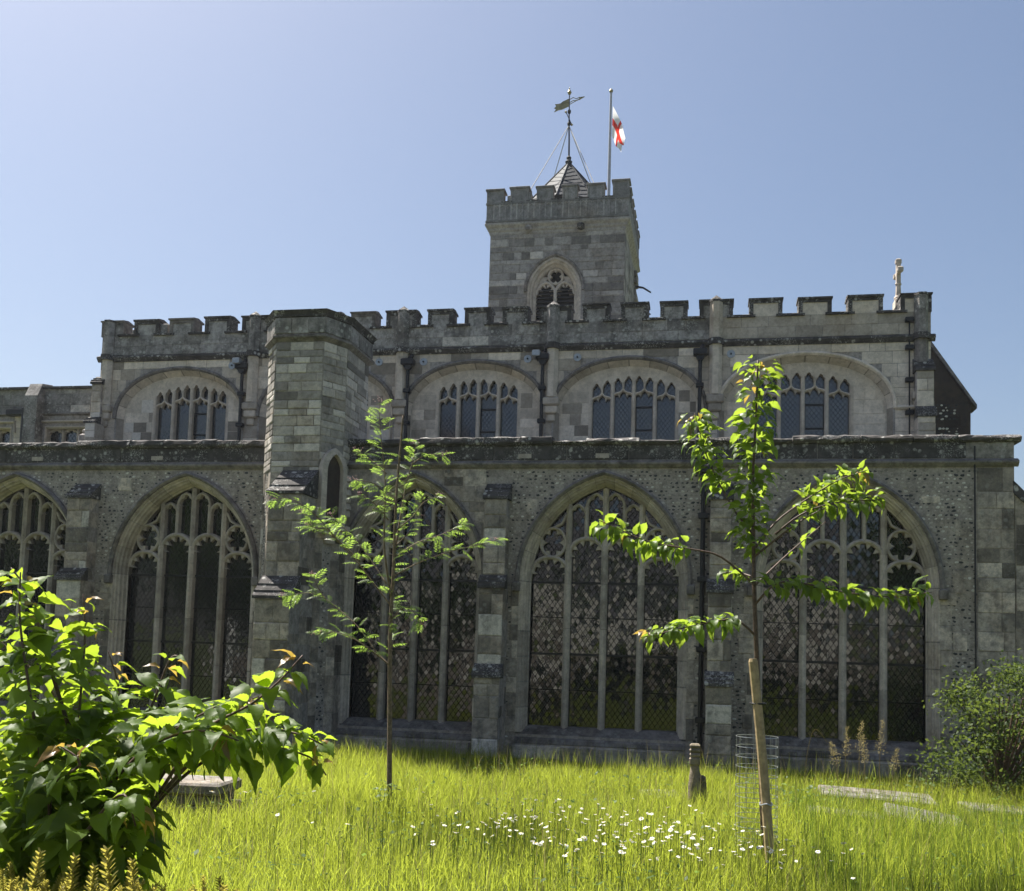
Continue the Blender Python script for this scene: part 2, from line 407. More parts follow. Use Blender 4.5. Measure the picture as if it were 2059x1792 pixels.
# small grated vents in the parapet
for vx in (-13.2, -10.6, -7.98, -3.35, -1.95):
    b = MB(); b.box(vx-.12, vx+.12, -.03, .02, 5.34, 5.42); g = b.build('parapet_vent', M['dressing'], PART['parapet'])
    PART['v%d' % id(g)] = g

# ---- aisle windows
def lattice(part, lx0, lx1, z0, z1, cw, chh, y, inside, tilt, mat, bars, kindname='pane'):
    j = 0; z = z0; nx = max(1, round((lx1-lx0)/cw)); cw = (lx1-lx0)/nx
    ptx, ptz = random.gauss(0, tilt*.4), random.gauss(0, tilt*.4); cz = [0]+sorted(bars)+[99]; seg = -1
    hw, hh = cw/2-.0045, chh/2-.006
    while z < z1:
        s2 = sum(1 for q in cz if z > q)
        if s2 != seg: seg = s2; ptx, ptz = random.gauss(0, tilt*.6), random.gauss(0, tilt*.6)
        for i in range(nx+(j % 2 == 0)):
            xx = lx0+(i+(0 if j % 2 == 0 else .5))*cw
            if not inside(xx, z): continue
            tx, tz = ptx+random.gauss(0, tilt*.8), ptz+random.gauss(0, tilt*.8)
            vs = [(xx-hw, y-tx*hw, z), (xx, y-tz*hh, z-hh), (xx+hw, y+tx*hw, z), (xx, y+tz*hh, z+hh)]
            piece(kindname, part, vs, [(0, 1, 2, 3)], random.random(), mat)
        z += chh/2; j += 1
    return cw
def cames(b, lx0, lx1, z0, z1, cw, chh, y, w=.006):
    # raised lead strips along both diagonals, clipped to the light
    s = chh/cw; H = z1-z0; W = lx1-lx0
    for sg in (1, -1):
        k = -int(W*s/chh)-2
        while k*chh < H+W*s+chh:
            # line z = z0 + (k+.5)*chh + sg*s*(x-lx0)
            c = (k+.5)*chh+z0; pts = []
            xa, xb = lx0, lx1
            def zx(x): return c+sg*s*(x-lx0)
            if sg > 0: xa = max(xa, lx0+(z0-c)/s); xb = min(xb, lx0+(z1-c)/s)
            else: xa = max(xa, lx0+(c-z1)/s); xb = min(xb, lx0+(c-z0)/s)
            if xb > xa+.01:
                L = math.hypot(1, s); nx, nz = -sg*s/L*w, 1/L*w
                A, B = (xa, zx(xa)), (xb, zx(xb))
                b.add([(A[0]+nx, y+.004, A[1]+nz), (A[0], y-.003, A[1]), (A[0]-nx, y+.004, A[1]-nz), (B[0]+nx, y+.004, B[1]+nz), (B[0], y-.003, B[1]), (B[0]-nx, y+.004, B[1]-nz)],
                      [(0, 1, 4, 3), (1, 2, 5, 4)], .5)
            k += 1
def in_arch(cx, a, zs, rise, o, zb):
    R = (a*a+rise*rise)/(2*a); k = R-a
    def f(x, z):
        if z < zb: return False
        if z <= zs: return abs(x-cx) <= a+o
        d = abs(x-cx)+k
        return d*d+(z-zs)**2 <= (R+o)**2
    return f
def pointed(x0, x1, zs, rise, n=6): return arch_c((x0+x1)/2, (x1-x0)/2, zs, rise, 0, n)
for wi, (cx, a) in enumerate(AW):
    rise = APEX-ZS; pn = 'w%d' % wi
    prof = [(.17, .0), (.17, -.012), (.145, -.012), (.125, .03), (.10, .035), (.085, .08), (.06, .10), (.05, .16), (.03, .19), (.02, .26), (.0, .28), (.0, .44)]
    b = MB(); b.box(cx-a-.18, cx+a+.18, .43, .47, .2, 5.05)
    P = b.build('window', M['dressing'], church); PART[pn] = P
    rings = [contour(cx, a, ZS, rise, SILL-.1, o, 14) for o, y in prof]
    rings = [[r_[0]]+[(r_[0][0], r_[0][1]+(r_[1][1]-r_[0][1])*k/6) for k in range(1, 6)]+r_[1:-1]+[(r_[-1][0], r_[-2][1]+(r_[-1][1]-r_[-2][1])*k/6) for k in range(1, 6)]+[r_[-1]] for r_ in rings]
    i = 0; nr = len(rings[0])
    while i < nr-1:
        e = min(nr-1, i+(random.choice((1, 2)) if i < 6 or i > nr-8 else random.choice((2, 3)))); e = nr-1 if nr-1-e < 1 else e
        lp = lambda p, q, f: (p[0]+(q[0]-p[0])*f, p[1]+(q[1]-p[1])*f)
        b = MB(); seg = [[lp(r_[i], r_[i+1], .03)]+r_[i+1:e]+[lp(r_[e], r_[e-1], .03)] for r_ in rings]
        b.loft([[(x, y, z) for x, z in seg[k]] for k, (o, y) in enumerate(prof)], False, random.uniform(.2, .85)); b.f = [tuple(reversed(q)) for q in b.f]
        b.build('voussoir', M['dressing'], P); i = e
    b = MB(); b.loft([[(x, y+.012, z) for x, z in rings[k]] for k, (o, y) in enumerate(prof)], False, .2); b.build('mortar_bed', M['mortar'], P)
    b = MB(); b.prism_x([(.44, SILL+.02), (.26, SILL), (-.05, SILL-.20), (-.07, SILL-.27), (-.0, SILL-.30), (.44, SILL-.30)], cx-a-RO+.003, cx+a+RO-.003, .4)
    b.build('sill', M['creamdark'], P)
    # tracery
    T0, T1 = .235, .415; m1 = a*.497
    for k in (-1, 0, 1):
        top = APEX-.02 if k == 0 else ZS+math.sqrt(((a*a+rise*rise)/(2*a))**2-(m1+(a*a+rise*rise)/(2*a)-a)**2)+.02
        b = MB(); zz = [SILL-.06, 1.4, 2.3, 3.1, 3.7, top]
        for q in range(5):                                           # mullion stones, a hair apart
            b.bar([(cx+k*m1, zz[q]+.004), (cx+k*m1, zz[q+1]-.003)], .115 if zz[q] < 3.6 else .10, T0, T1, .045, tint=random.uniform(.3, .8))
        b.build('mullion', M['dressing'], P)
    b = MB()
    for s in (-1, 1):
        xs0, xs1 = cx+s*m1, cx
        lo, hi = min(xs0, xs1), max(xs0, xs1)
        arc = pointed(lo, hi, 3.60, .33, 10); b.bar(arc, .075, T0+.02, T1, .03); b.foil(arc, 5, .13, T0+.07, T1)
        lo2, hi2 = sorted((cx+s*m1, cx+s*a)); arc = pointed(lo2, hi2, 3.28, .30, 10); b.bar(arc, .07, T0+.02, T1, .03); b.foil(arc, 5, .12, T0+.07, T1)
        ccx, ccz = cx+s*(m1+.285*a/1.32), 3.85; rx, rz = .225*a/1.32, .262
        circ = [(ccx+rx*math.cos(2*PI*q/48), ccz+rz*math.sin(2*PI*q/48)) for q in range(48)]
        b.bar(circ, .05, T0+.03, T1, .02, closed=True); b.foil(circ, 6, .115, T0+.06, T1, closed=True, sign=-1)
        sm = cx+s*m1*.52
        b.bar([(sm, 3.90), (sm, 4.50)], .065, T0+.02, T1, .025)
        for p0, p1, zs2, r2 in ((min(sm, cx+s*m1), max(sm, cx+s*m1), 4.32, .22), (min(sm, cx), max(sm, cx), 4.50, .24)):
            arc = pointed(p0, p1, zs2, r2, 8); b.bar(arc, .05, T0+.03, T1, .02); b.foil(arc, 3, .07, T0+.07, T1)
        arc = [(cx+s*(m1+.05), 4.36), (cx+s*(m1+.13), 4.20), (cx+s*(m1+.32), 4.10)]; b.bar(arc, .045, T0+.05, T1, .015)
    b.build('tracery', M['dressing'], P)
    # hood mould
    b = MB(); hood = [(cx-a-.205, ZS-.02)]+arch_c(cx, a, ZS, rise, .205, 14)+[(cx+a+.205, ZS-.02)]
    b.bar(hood, .08, -.10, .03, .035, tint=.45); b.build('hood_mould', M['creamdark'], P)
    for s in (-1, 1):
        b = MB(); b.cbox(cx+s*(a+.215)-.07, cx+s*(a+.215)+.07, -.12, .01, ZS-.2, ZS-.02, .02, .5); b.build('label_stop', M['creamdark'], P)
    # glazing
    ins = in_arch(cx, a, ZS, rise, .03, SILL)
    bars = [1.84, ZS]; lead = MB(); edges = [cx-a, cx-m1, cx, cx+m1, cx+a]
    for q in range(4):
        cw = lattice(pn, edges[q], edges[q+1], SILL+.01, APEX, .1, .135, .405, ins, .006 if wi < 2 else .021, M['glass'], bars)
        cames(lead, edges[q], edges[q+1], SILL+.01, 3.9 if q in (0, 3) else 4.85, cw, .135, .402, .0055)
    lead.build('lead_cames', M['lead'], P)
    for z in bars+[2.5, 1.2]:
        th = .02 if z in bars else .008
        b = MB(); b.box(cx-a, cx+a, .372, .395, z-th, z+th); b.build('saddle_bar', M['iron'], P)
    # jamb stones, long and short
    fr = Frame((0, 0, 0), (1, 0, 0))
    for s in (-1, 1):
        z = SILL-.1; k = 0
        while z < ZS-.1:
            h = random.uniform(.24, .42); h = min(h, ZS-z); w = random.choice((.08, .14, .22))+random.uniform(0, .05)
            u0_, u1_ = (cx-a-RO-w, cx-a-RO-.002) if s < 0 else (cx+a+RO+.002, cx+a+RO+w)
            block('aisle_wall', fr, u0_, u1_, z+.004, z+h-.004, random.uniform(.25, .85), M['buttress'], proud=.016)
            z += h
# sill-level ashlar below each window
for cx, a in AW:
    ashlar('aisle_wall', fr, cx-a-.2, cx+a+.2, .0, .235, (.22, .24), (.35, .9), M['buttress'], proud=.11, c=.01, back=.0)
# stone strip at the right-hand corner, quoins
ashlar('aisle_wall', fr, 4.28, 4.86, .3, 5.15, (.22, .42), (.25, .5), M['buttress'], proud=.015)
# odd squared stones among the flint
for (u, z, w, h) in ((-11.4, 4.75, .3, .25), (-7.2, 4.6, .4, .3), (-4.9, 5.0, .7, .14), (3.9, 3.05, .2, .4), (3.95, 4.0, .2, .3), (3.9, 2.1, .22, .3), (3.4, 4.55, .3, .12), (-3.3, 4.3, .2, .3), (-6.2, 4.95, .5, .2), (-4.45, 4.75, .25, .35)):
    block('aisle_wall', fr, u, u+w, z, z+h, random.uniform(.4, .9), M['buttress'], proud=.014)
# patch of plain ashlar around the third window
insA = [in_arch(c, a, ZS, APEX-ZS, .255, -1) for c, a in AW]
def ex3(z0, z1):
    c, a = AW[2]; w = 0
    for q in range(40):
        x = c+q*.06
        if insA[2](x, z0) or insA[2](x, z1): w = q*.06+.03
    return [(c-w, c+w)] if w else []
ashlar('aisle_wall', fr, -6.5, -4.05, 3.3, 5.14, (.16, .3), (.25, .55), M['buttress'], excl=ex3, proud=.010)

# flint facing
def flints(part, fr, ua, ub, z0, z1, ok, sp=.082, rows=.066, dark=.38):
    V = []; F = []; T = []; z = z0
    while z < z1:
        u = ua+random.random()*sp
        while u < ub:
            s = random.uniform(.55, 1.25)
            if random.random() < .93 and ok(u, z):
                n = 6; base = len(V); ph = random.random()*6; rw = sp*.42*s*random.uniform(.9, 1.5); rh = rows*.40*s; tl = random.gauss(0, .12)
                for k in range(n):
                    an = ph+2*PI*k/n+random.uniform(-.25, .25); q = random.uniform(.8, 1.1)
                    du, dz = rw*q*math.cos(an), rh*q*math.sin(an); V.append(fr.p(u+du, z+dz+du*tl, -.006))
                V.append(fr.p(u+random.uniform(-.3, .3)*rw, z+random.uniform(-.3, .3)*rh, random.uniform(.008, .022)))
                F += [(base+k, base+(k+1) % n, base+n) for k in range(n)]
                r = random.random()
                pz = math.sin(u*1.7)*math.sin(z*2.3+u)*.12
                t = random.uniform(0, .22) if r < dark+pz else random.uniform(.38, .8) if r < .82 else random.uniform(.85, 1)
                T += [t]*(n+1)
            u += sp*random.uniform(.85, 1.3)
        z += rows*random.uniform(.9, 1.1)
    mesh_np('flint_facing', np.array([tuple(p) for p in V]), np.array(F), np.array(T), M['flint'], PART[part], 'stuff')
def ok_aisle(u, z):
    if any(f(u, z) for f in insA): return False
    if z < 3.13 and any(abs(u-c) < a+.30 for c, a in AW): return False
    if -8.2 < u < -6.5: return False
    if any(p-.02 < u < q+.02 for p, q in BUT): return False
    if -6.5 < u < -4.05 and z > 3.3: return False
    return z > .3
flints('aisle_wall', fr, -14.9, 4.26, .3, 5.13, ok_aisle)

# ---- buttresses: stages of (bottom, top, projection), sloped dark weatherings between
def buttress(x0, x1, stages, y=0., cap=.30, mat='buttress', wx=.0, name='buttress'):
    pn = '%s%.2f' % (name, x0); b = MB(); n = len(stages)
    for i, (z0, z1, pr) in enumerate(stages):
        e = wx*(n-1-i); b.box(x0-e, x1+e, y-pr+.01, y+.02, z0, z1)
    P = b.build(name, M['mortar'], church); PART[pn] = P
    for i, (z0, z1, pr) in enumerate(stages):
        e = wx*(n-1-i); nx = stages[i+1][2] if i+1 < n else .0
        w = MB(); h = cap if i+1 == n else cap*.75
        w.prism_x([(y-pr-.045, z1-.02), (y-pr-.045, z1+.03), (y-nx-.005, z1+h), (y-nx+.02, z1+h), (y-nx+.02, z1-.02)], x0-e-.03, x1+e+.03, random.uniform(.2, .6))
        # stepped courses on the slope
        for k in range(2):
            f0 = (k+.6)/3; yy = y-pr-.045+(pr+.045-nx)*f0; zz = z1+.03+(h-.03)*f0
            w.box(x0-e-.035, x1+e+.035, yy-.012, yy+.05, zz-.005, zz+.022, random.uniform(.1, .7))
        w.build('weathering', M['coping'], P)
        F = Frame((0, y-pr+.01, 0), (1, 0, 0)); ashlar(pn, F, x0-e, x1+e, z0, z1-.02, (.16, .40), (.2, .5), M[mat], proud=.022, c=.018, j=.010, tfun=lambda u, z: random.choice((.2, .35, .45, .5, .6, .7, .95)))
        F = Frame((x1+e-.01, y-pr, 0), (0, 1, 0)); ashlar(pn, F, .0, pr, z0, z1-.02, (.2, .36), (.25, .5), M[mat], proud=.014, c=.01)
        F = Frame((x0-e+.01, y, 0), (0, -1, 0)); ashlar(pn, F, .0, pr, z0, z1-.02, (.2, .36), (.25, .5), M[mat], proud=.014, c=.01)
    return P
for x0, x1 in BUT: buttress(x0, x1, [(-.3, 1.42, .62), (1.42, 2.98, .46), (2.98, 4.58, .30)], wx=.015)
buttress(-7.60, -6.98, [(-.3, 2.66, 1.0), (2.66, 4.50, .66)], y=-.78, cap=.52, wx=.01)
b = MB(); b.prism([(4.87, -.4), (5.75, -.4), (5.75, 3.9), (5.5, 4.2), (4.87, 4.85)], .0, .7)
P = b.build('buttress', M['buttress'], church); PART['bR'] = P
ashlar('bR', Frame((0, 0, 0), (1, 0, 0)), 4.88, 5.5, .3, 4.2, (.25, .4), (.3, .62), M['buttress'], proud=.014)
b = MB(); b.prism([(4.84, 4.72), (5.56, 4.0), (5.62, 4.06), (4.9, 4.86), (4.84, 4.92)], -.05, .75); b.build('weathering', M['coping'], P)

# ---- stair turret
b = MB(); b.prism_z(TP, -.4, 7.42); P = b.build('stair_turret', M['mortar'], church); PART['turret'] = P
def off(poly, o):
    n = len(poly); cx = sum(p[0] for p in poly)/n; cy = .2
    out = []
    for i in range(n):
        p0, p1, p2 = Vector(poly[i-1]), Vector(poly[i]), Vector(poly[(i+1) % n])
        d1, d2 = (p1-p0).normalized(), (p2-p1).normalized()
        n1, n2 = Vector((-d1.y, d1.x)), Vector((-d2.y, d2.x))
        k = (n1+n2).normalized(); c = max(.3, k.dot(n1)); q = p1-k*o/c
        q2 = p1+k*o/c
        out.append(tuple(q if (q-Vector((cx, cy))).length > (q2-Vector((cx, cy))).length else q2))
    return out
def ring(name, poly_o, z, mat, tint=.5):
    b = MB(); rr = [[(x, y, zz) for x, y in off(TP, o)] for o, zz in poly_o]
    b.loft(rr, True, tint); n = len(TP); k = len(rr)
    b.f.append(tuple(range(n-1, -1, -1))); b.f.append(tuple((k-1)*n+i for i in range(n)))
    return b.build(name, mat, P)
ring('string_course', [(.0, 7.36), (.09, 7.43), (.09, 7.47), (.04, 7.50)], 0, M['creamdark'])
ring('turret_parapet', [(.04, 7.50), (.05, 7.80)], 0, M['mortar'])
ring('turret_cap', [(.03, 7.80), (.07, 7.82), (.07, 7.86), (-.12, 7.93)], 0, M['coping'])
faces = [(i, (i+1) % len(TP)) for i in range(len(TP)-1)]
tints = (.98, .92, .12, .2, .3, .4, .45, .5, .55, .6, .65)
def tt(u, z):
    r = random.random()
    return random.uniform(.93, 1.) if r < .20 else random.uniform(.1, .3) if r < .34 else random.uniform(.35, .65)
for i, j in faces:
    A, B_ = TP[i], TP[j]; U = Vector((B_[0]-A[0], B_[1]-A[1], 0)); F = Frame((A[0], A[1], 0), U)
    L = U.length
    low = 4.95 if i == 2 else 5.2 if i == 3 else 5.0
    ashlar('turret', F, 0, L, low, 7.36, (.10, .19), (.2, .52), M['turret'], tfun=tt, proud=.018, joint=.014, c=.014, j=.008)
    Ao, Bo = off(TP, .05)[i], off(TP, .05)[j]; Uo = Vector((Bo[0]-Ao[0], Bo[1]-Ao[1], 0)); Fo = Frame((Ao[0], Ao[1], 0), Uo)
    ashlar('turret', Fo, 0, Uo.length, 7.505, 7.795, (.28, .3), (.3, .5), M['parapet'], proud=.014)
    if i in (1, 3):                                                    # lower chamfers: quoins with a flint strip
        ashlar('turret', F, 0, .17, .3, low, (.22, .38), (.17, .17), M['buttress'])
        ashlar('turret', F, L-.2, L, .3, low, (.22, .38), (.2, .2), M['buttress'])
        flints('turret', F, .2, L-.22, .3, 4.95 if i == 1 else 3.6, lambda u, z: True)
    if i == 2:
        ashlar('turret', F, 0, .25, 0, low, (.22, .36), (.25, .25), M['buttress'])
        flints('turret', F, .28, L, 4.7, 5.75, lambda u, z: z > low+.0 and False or (z < low), dark=.3)
    if i in (0, 4): ashlar('turret', F, 0, L, .3, low, (.22, .38), (.25, .5), M['buttress'])
# niche with a pointed head on the right-hand chamfer
A, B_ = TP[3], TP[4]; U = Vector((B_[0]-A[0], B_[1]-A[1], 0)); F = Frame((A[0], A[1], 0), U); L = U.length
b = MB(); oc = contour(L/2+.02, .30, 5.02, .42, 3.95, 0, 6); ic = contour(L/2+.02, .19, 5.0, .33, 3.95, 0, 6)
tr = lambda c, d: [F.p(u, z, d) for u, z in c]
b.loft([tr(oc, -.02), tr(oc, .10), tr(ic, .12), tr(ic, -.02)], False, .7)
nich = b.build('niche', M['dressing'], church); PART['niche'] = nich
b = MB(); b.add(tr([(L/2-.2, 3.95), (L/2+.24, 3.95), (L/2+.24, 5.3), (L/2-.2, 5.3)], .026), [(0, 1, 2, 3)], .3); b.build('niche_shade', M['brownstone'], nich)  # dark sheet: shade of the deep opening put into its colour
b = MB()
for k, (z, w) in enumerate(((3.70, .10), (3.78, .16), (3.86, .24), (3.94, .32))):
    q = [F.p(L/2-w, z, 0), F.p(L/2+w, z, 0), F.p(L/2+w, z, .08+.05*k), F.p(L/2-w, z, .08+.05*k)]
    b.add([tuple(p) for p in q]+[(p.x, p.y, p.z+.09) for p in q], [(3, 2, 1, 0), (4, 5, 6, 7), (0, 1, 5, 4), (1, 2, 6, 5), (2, 3, 7, 6), (3, 0, 4, 7)], .5)
b.build('corbel', M['dressing'], nich)
b = MB()                                                               # clustered shaft and weathered carving beside the opening
for k in range(6): 
    c = F.p(L+.10, 4.22+.13*k, .05); b.lathe([(.0, c.z), (.07+.02*(k % 2), c.z+.01), (.075, c.z+.07), (.055, c.z+.12), (0, c.z+.125)], c.x, c.y, 8, .4+.1*(k % 3))
b.build('carved_shaft', M['dressing'], nich)

# ---- clerestory
CY = 4.5; CX0, CX1 = -14.93, 4.46
CW = [(-12.55, -12.76, 1.66), (-8.95, -9.0, 1.66), (-5.36, -5.42, 1.64), (-1.79, -1.90, 1.66), (1.87, 1.90, 1.80)]   # window centre, recess centre, recess half width
RZS, RR = 7.22, 1.14
b = MB(); b.sheet([(CX0, 5.0), (CX1, 5.0), (CX1, 8.75), (CX0, 8.75)], [[(rc-ra, 6.05)]+depressed(rc, ra, RZS, RR)+[(rc+ra, 6.05)] for c, rc, ra in CW], CY)
b.box(CX0, CX0+.3, CY+.01, 12, 5, 9.2); b.box(CX1-.3, CX1, CY+.01, 12, 5, 9.2); b.box(CX0, CX1, 11.8, 12, 5, 9.2); b.box(CX0, CX1, CY+.5, CY+.6, 5, 8.8)
PART['clere'] = b.build('clerestory_wall', M['mortar'], church)
b = MB(); b.prism_x([(CY+.4, 9.0), (8.2, 9.25), (11.9, 9.0), (11.9, 8.9), (CY+.4, 8.9)], CX0+.2, CX1-.2); b.build('nave_roof', M['leadroof'], church)
fc = Frame((0, CY, 0), (1, 0, 0))
def dep_half(z, a, o=.03):                                             # half width of the recess at height z
    if z <= RZS: return a+o
    q = min(1, max(0, (z-RZS)/(RR+o)))**(1/.92)
    return (a+o)*(math.sqrt(max(0, 1-q*q)))**.92 if q < 1 else 0
def exc(z0, z1): return [(rc-dep_half(z0, ra, .04), rc+dep_half(z0, ra, .04)) for c, rc, ra in CW if z0 < RZS+RR+.08]
def tc(u, z):
    if u > -.0: return random.uniform(.62, .85)
    r = random.random(); return random.uniform(.0, .25) if r < .16 else random.uniform(.35, .85)
ashlar('clere', fc, CX0, CX1, 5.9, 8.68, (.17, .3), (.3, .85), M['cream'], excl=exc, tfun=tc, proud=.010, c=.007, joint=.010)
for wi, (c, rc, ra) in enumerate(CW):
    if wi == 1: pass
    pn = 'c%d' % wi; hw = .95 if wi != 4 else 1.0; nw = 2*hw/8
    tops = [7.91, 7.98, 8.03, 8.07, 8.07, 8.03, 7.98, 7.91]
    out = [(c-hw, 6.3)]
    for i in range(8):
        xx = c-hw+i*nw; sp = tops[i]-.17; t = tops[i]; mid = xx+nw/2; g = .022
        out += [(xx+g, sp), (xx+g+.012, sp+.07), (xx+nw*.30, sp+.10), (xx+nw*.33, sp+.14), (mid, t), (xx+nw*.67, sp+.14), (xx+nw*.70, sp+.10), (xx+nw-g-.012, sp+.07), (xx+nw-g, sp)]
    out.append((c+hw, 6.3))
    b = MB(); rec = [(rc-ra+.10, 6.1)]+depressed(rc, ra, RZS, RR, -.10)+[(rc+ra-.10, 6.1)]
    b.sheet(rec, [out], CY+.17, .62)
    b.loft([[(x, CY+.17, z) for x, z in out], [(x, CY+.36, z) for x, z in out]], False, .55)
    P = b.build('window', M['cream'], church); PART[pn] = P
    # splayed voussoirs round the recess
    ro = depressed(rc, ra, RZS, RR, 0, 24); ri = depressed(rc, ra, RZS, RR, -.10, 24)
    for i in range(0, 48, 4):
        vv = MB(); j0, j1 = i, min(48, i+4)
        A_ = []; 
        for k in range(j0, j1+1):
            A_.append(((ro[k][0], CY-.002, ro[k][1]), (ri[k][0], CY+.168, ri[k][1])))
        n = len(A_)
        ga = lambda p, q, f: tuple(p[d]+(q[d]-p[d])*f for d in range(3))
        A_[0] = tuple(ga(A_[0][d], A_[1][d], .13) for d in (0, 1)); A_[-1] = tuple(ga(A_[-1][d], A_[-2][d], .13) for d in (0, 1))
        vs = [p for q in A_ for p in q]; vv.add(vs, [(2*k, 2*k+1, 2*k+3, 2*k+2) for k in range(n-1)], random.uniform(.4, .75))
        vv.build('voussoir', M['cream'], P)
    ro = [(rc-ra, 6.06)]+ro+[(rc+ra, 6.06)]; ri = [(rc-ra+.1, 6.06)]+ri+[(rc+ra-.1, 6.06)]
    b = MB(); b.loft([[(x, CY+.004, z) for x, z in ro], [(x, CY+.178, z) for x, z in ri]], False, .25); b.build('arch_bed', M['cream'], P)
    b = MB(); hood = depressed(rc, ra, RZS, RR, .045, 20); hood = hood if wi != 4 else hood+[(rc+ra+.08, RZS-.0), (rc+ra+.5, RZS-.0)]
    b.bar(hood, .085, CY-.09, CY+.02, .035, tint=.8 if wi == 4 else .5); b.build('hood_mould', M['creamdark'] if wi != 4 else M['cream'], P)
    # recess ashlar left and right of the lights
    fr2 = Frame((0, CY+.17, 0), (1, 0, 0))
    def exr(z0, z1):
        h = dep_half(z1+.02, ra, -.13); return [(-99, rc-h), (c-hw-.05, c+hw+.05), (rc+h, 99)]
    ashlar(pn, fr2, rc-ra, rc+ra, 6.1, 7.72, (.2, .32), (.2, .45), M['cream'], excl=exr, tfun=lambda u, z: random.uniform(.72, .85) if wi == 4 else random.choice((.0, .1, .3, .5, .6, .7, .85, .95)), proud=.008, c=.006, joint=.007)
    T0, T1 = CY+.165, CY+.33
    for k in (-2, -1, 0, 1, 2):
        top = (7.93 if k in (-1, 1) else 8.0 if k == 0 else 7.8)
        b = MB(); b.bar([(c+k*hw/2, 6.3), (c+k*hw/2, top)], .085 if abs(k) < 2 else .05, T0-.01, T1, .03, tint=.6); b.build('mullion', M['cream'], P)
    b = MB()
    for k in range(4):
        x0, x1 = c-hw+k*hw/2, c-hw+(k+1)*hw/2; mid = (x0+x1)/2; w = x1-x0; zs = 7.53 if k in (0, 3) else 7.62; h = .16
        og = [(-1, -.25), (-.93, .12), (-.7, .38), (-.42, .48), (-.22, .6), (-.08, .84), (0, 1.05)]
        pts = [(mid+u*w/2, zs+v*h) for u, v in og]+[(mid-u*w/2, zs+v*h) for u, v in reversed(og[:-1])]
        b.bar(pts, .042, T0+.005, T1, .015, tint=.65)
        fo = [(mid+u*w/2, zs+v*h*.8-.01) for u, v in ((-.95, -.3), (-.8, .25), (-.5, .35), (-.35, -.1), (-.3, .35), (-.15, .75), (0, .95))]
        fo = fo+[(2*mid-x, z) for x, z in reversed(fo[:-1])]
        b.loft([[(x, T0+.05, z) for x, z in pts], [(x, T0+.05, z) for x, z in fo], [(x, T1, z) for x, z in fo]], False, .5)
        b.bar([(mid, zs+h), (mid, tops[2*k]-.1)], .04, T0+.005, T1, .015, tint=.6)
    b.build('tracery', M['cream'], P)
    lead = MB(); 
    ins2 = lambda x, z: abs(x-c) < hw+.02 and z < tops[min(7, max(0, int((x-c+hw)/nw)))]+.03
    for k in range(4):
        x0, x1 = c-hw+k*hw/2, c-hw+(k+1)*hw/2
        cw = lattice(pn, x0, x1, 6.45, 8.1, .095, .125, CY+.318, ins2, .012, M['glass2'], [7.4])
        cames(lead, x0, x1, 6.45, 8.0, cw, .125, CY+.315, .005)
    lead.build('lead_cames', M['lead'], P)
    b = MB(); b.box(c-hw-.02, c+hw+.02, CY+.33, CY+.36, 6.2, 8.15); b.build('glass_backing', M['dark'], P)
    b = MB(); xa, xb = c+.045, c+hw/2-.045                              # hinged casement in the third light
    for q in ((xa, xb, 7.36, 7.395), (xa, xb, 6.84, 6.87), (xa, xa+.02, 6.87, 7.36), (xb-.02, xb, 6.87, 7.36)): b.box(q[0], q[1], CY+.28, CY+.31, q[2], q[3])
    b.build('casement_frame', M['iron'], P)
# string and battlements
b = MB(); b.prism_x([(CY, 8.80), (CY-.11, 8.75), (CY-.11, 8.71), (CY-.04, 8.63), (CY, 8.63)], CX0-.06, CX1+.08); b.build('string_course', M['coping'], PART['clere'])
b = MB(); b.box(CX0, CX1, CY+.0, CY+.38, 8.75, 9.30); PART['battle'] = b.build('battlement', M['mortar'], church)
ashlar('battle', fc, CX0, -.02, 8.80, 9.30, (.22, .27), (.35, .8), M['parapet'], proud=.012)
ashlar('battle', fc, -.0, CX1, 8.80, 9.30, (.22, .27), (.45, .95), M['cream'], tfun=lambda u, z: random.uniform(.25, .5), proud=.010)
ML = [(-14.94,-14.37),(-14.05,-13.41),(-13.11,-12.48),(-12.17,-11.53),(-11.2,-10.51),(-10.2,-9.6),(-9.3,-8.72),(-8.44,-7.86),(-7.57,-6.87),(-6.56,-5.99),(-5.68,-5.1),(-4.79,-4.22),(-3.93,-3.23),(-2.94,-2.37),(-2.08,-1.5),(-1.21,-0.64),(-0.35,0.35),(0.72,1.4),(1.76,2.43),(2.79,3.48),(3.86,4.46)]
for i, (a, c_) in enumerate(ML):
    rgt = a > .5; zt = 9.70+random.uniform(-.012, .012); b = MB(); tn = random.uniform(.3, .7)
    b.box(a+.01, c_-.01, CY-.005, CY+.36, 9.29, zt-.05, .72 if rgt else .55+.3*tn)
    P = b.build('merlon', M['cream'] if rgt else M['parapet'], PART['battle'])
    b = MB(); e = .03; j = lambda: random.uniform(-.006, .006)
    prof = [(CY-.07, zt-.06), (CY-.07, zt-.02), (CY+.15, zt+.02), (CY+.44, zt-.02), (CY+.44, zt-.06)]
    b.prism_x([(y+j(), z+j()) for y, z in prof], a-e, c_+e, .5)
    for q in ((a-.012, a+.075), (c_-.075, c_+.012)): b.box(q[0], q[1], CY-.035+j(), CY+.375, 9.27, zt-.055, random.uniform(.3, .7))
    b.box(a+.075, c_-.075, CY-.034, CY+.02, zt-.13, zt-.056, .4)
    b.build('merlon_coping', M['coping'] if rgt or random.random() < .7 else M['creamdark'], PART['battle'])
    if i+1 < len(ML):
        n0, n1 = c_-.02, ML[i+1][0]+.02
        b = MB(); b.prism_x([(CY-.075, 9.27), (CY-.075, 9.31), (CY+.1, 9.375), (CY+.42, 9.33), (CY+.42, 9.27)], n0-.10, n1+.10, random.uniform(.2, .7)); b.build('crenel_coping', M['coping'], PART['battle'])
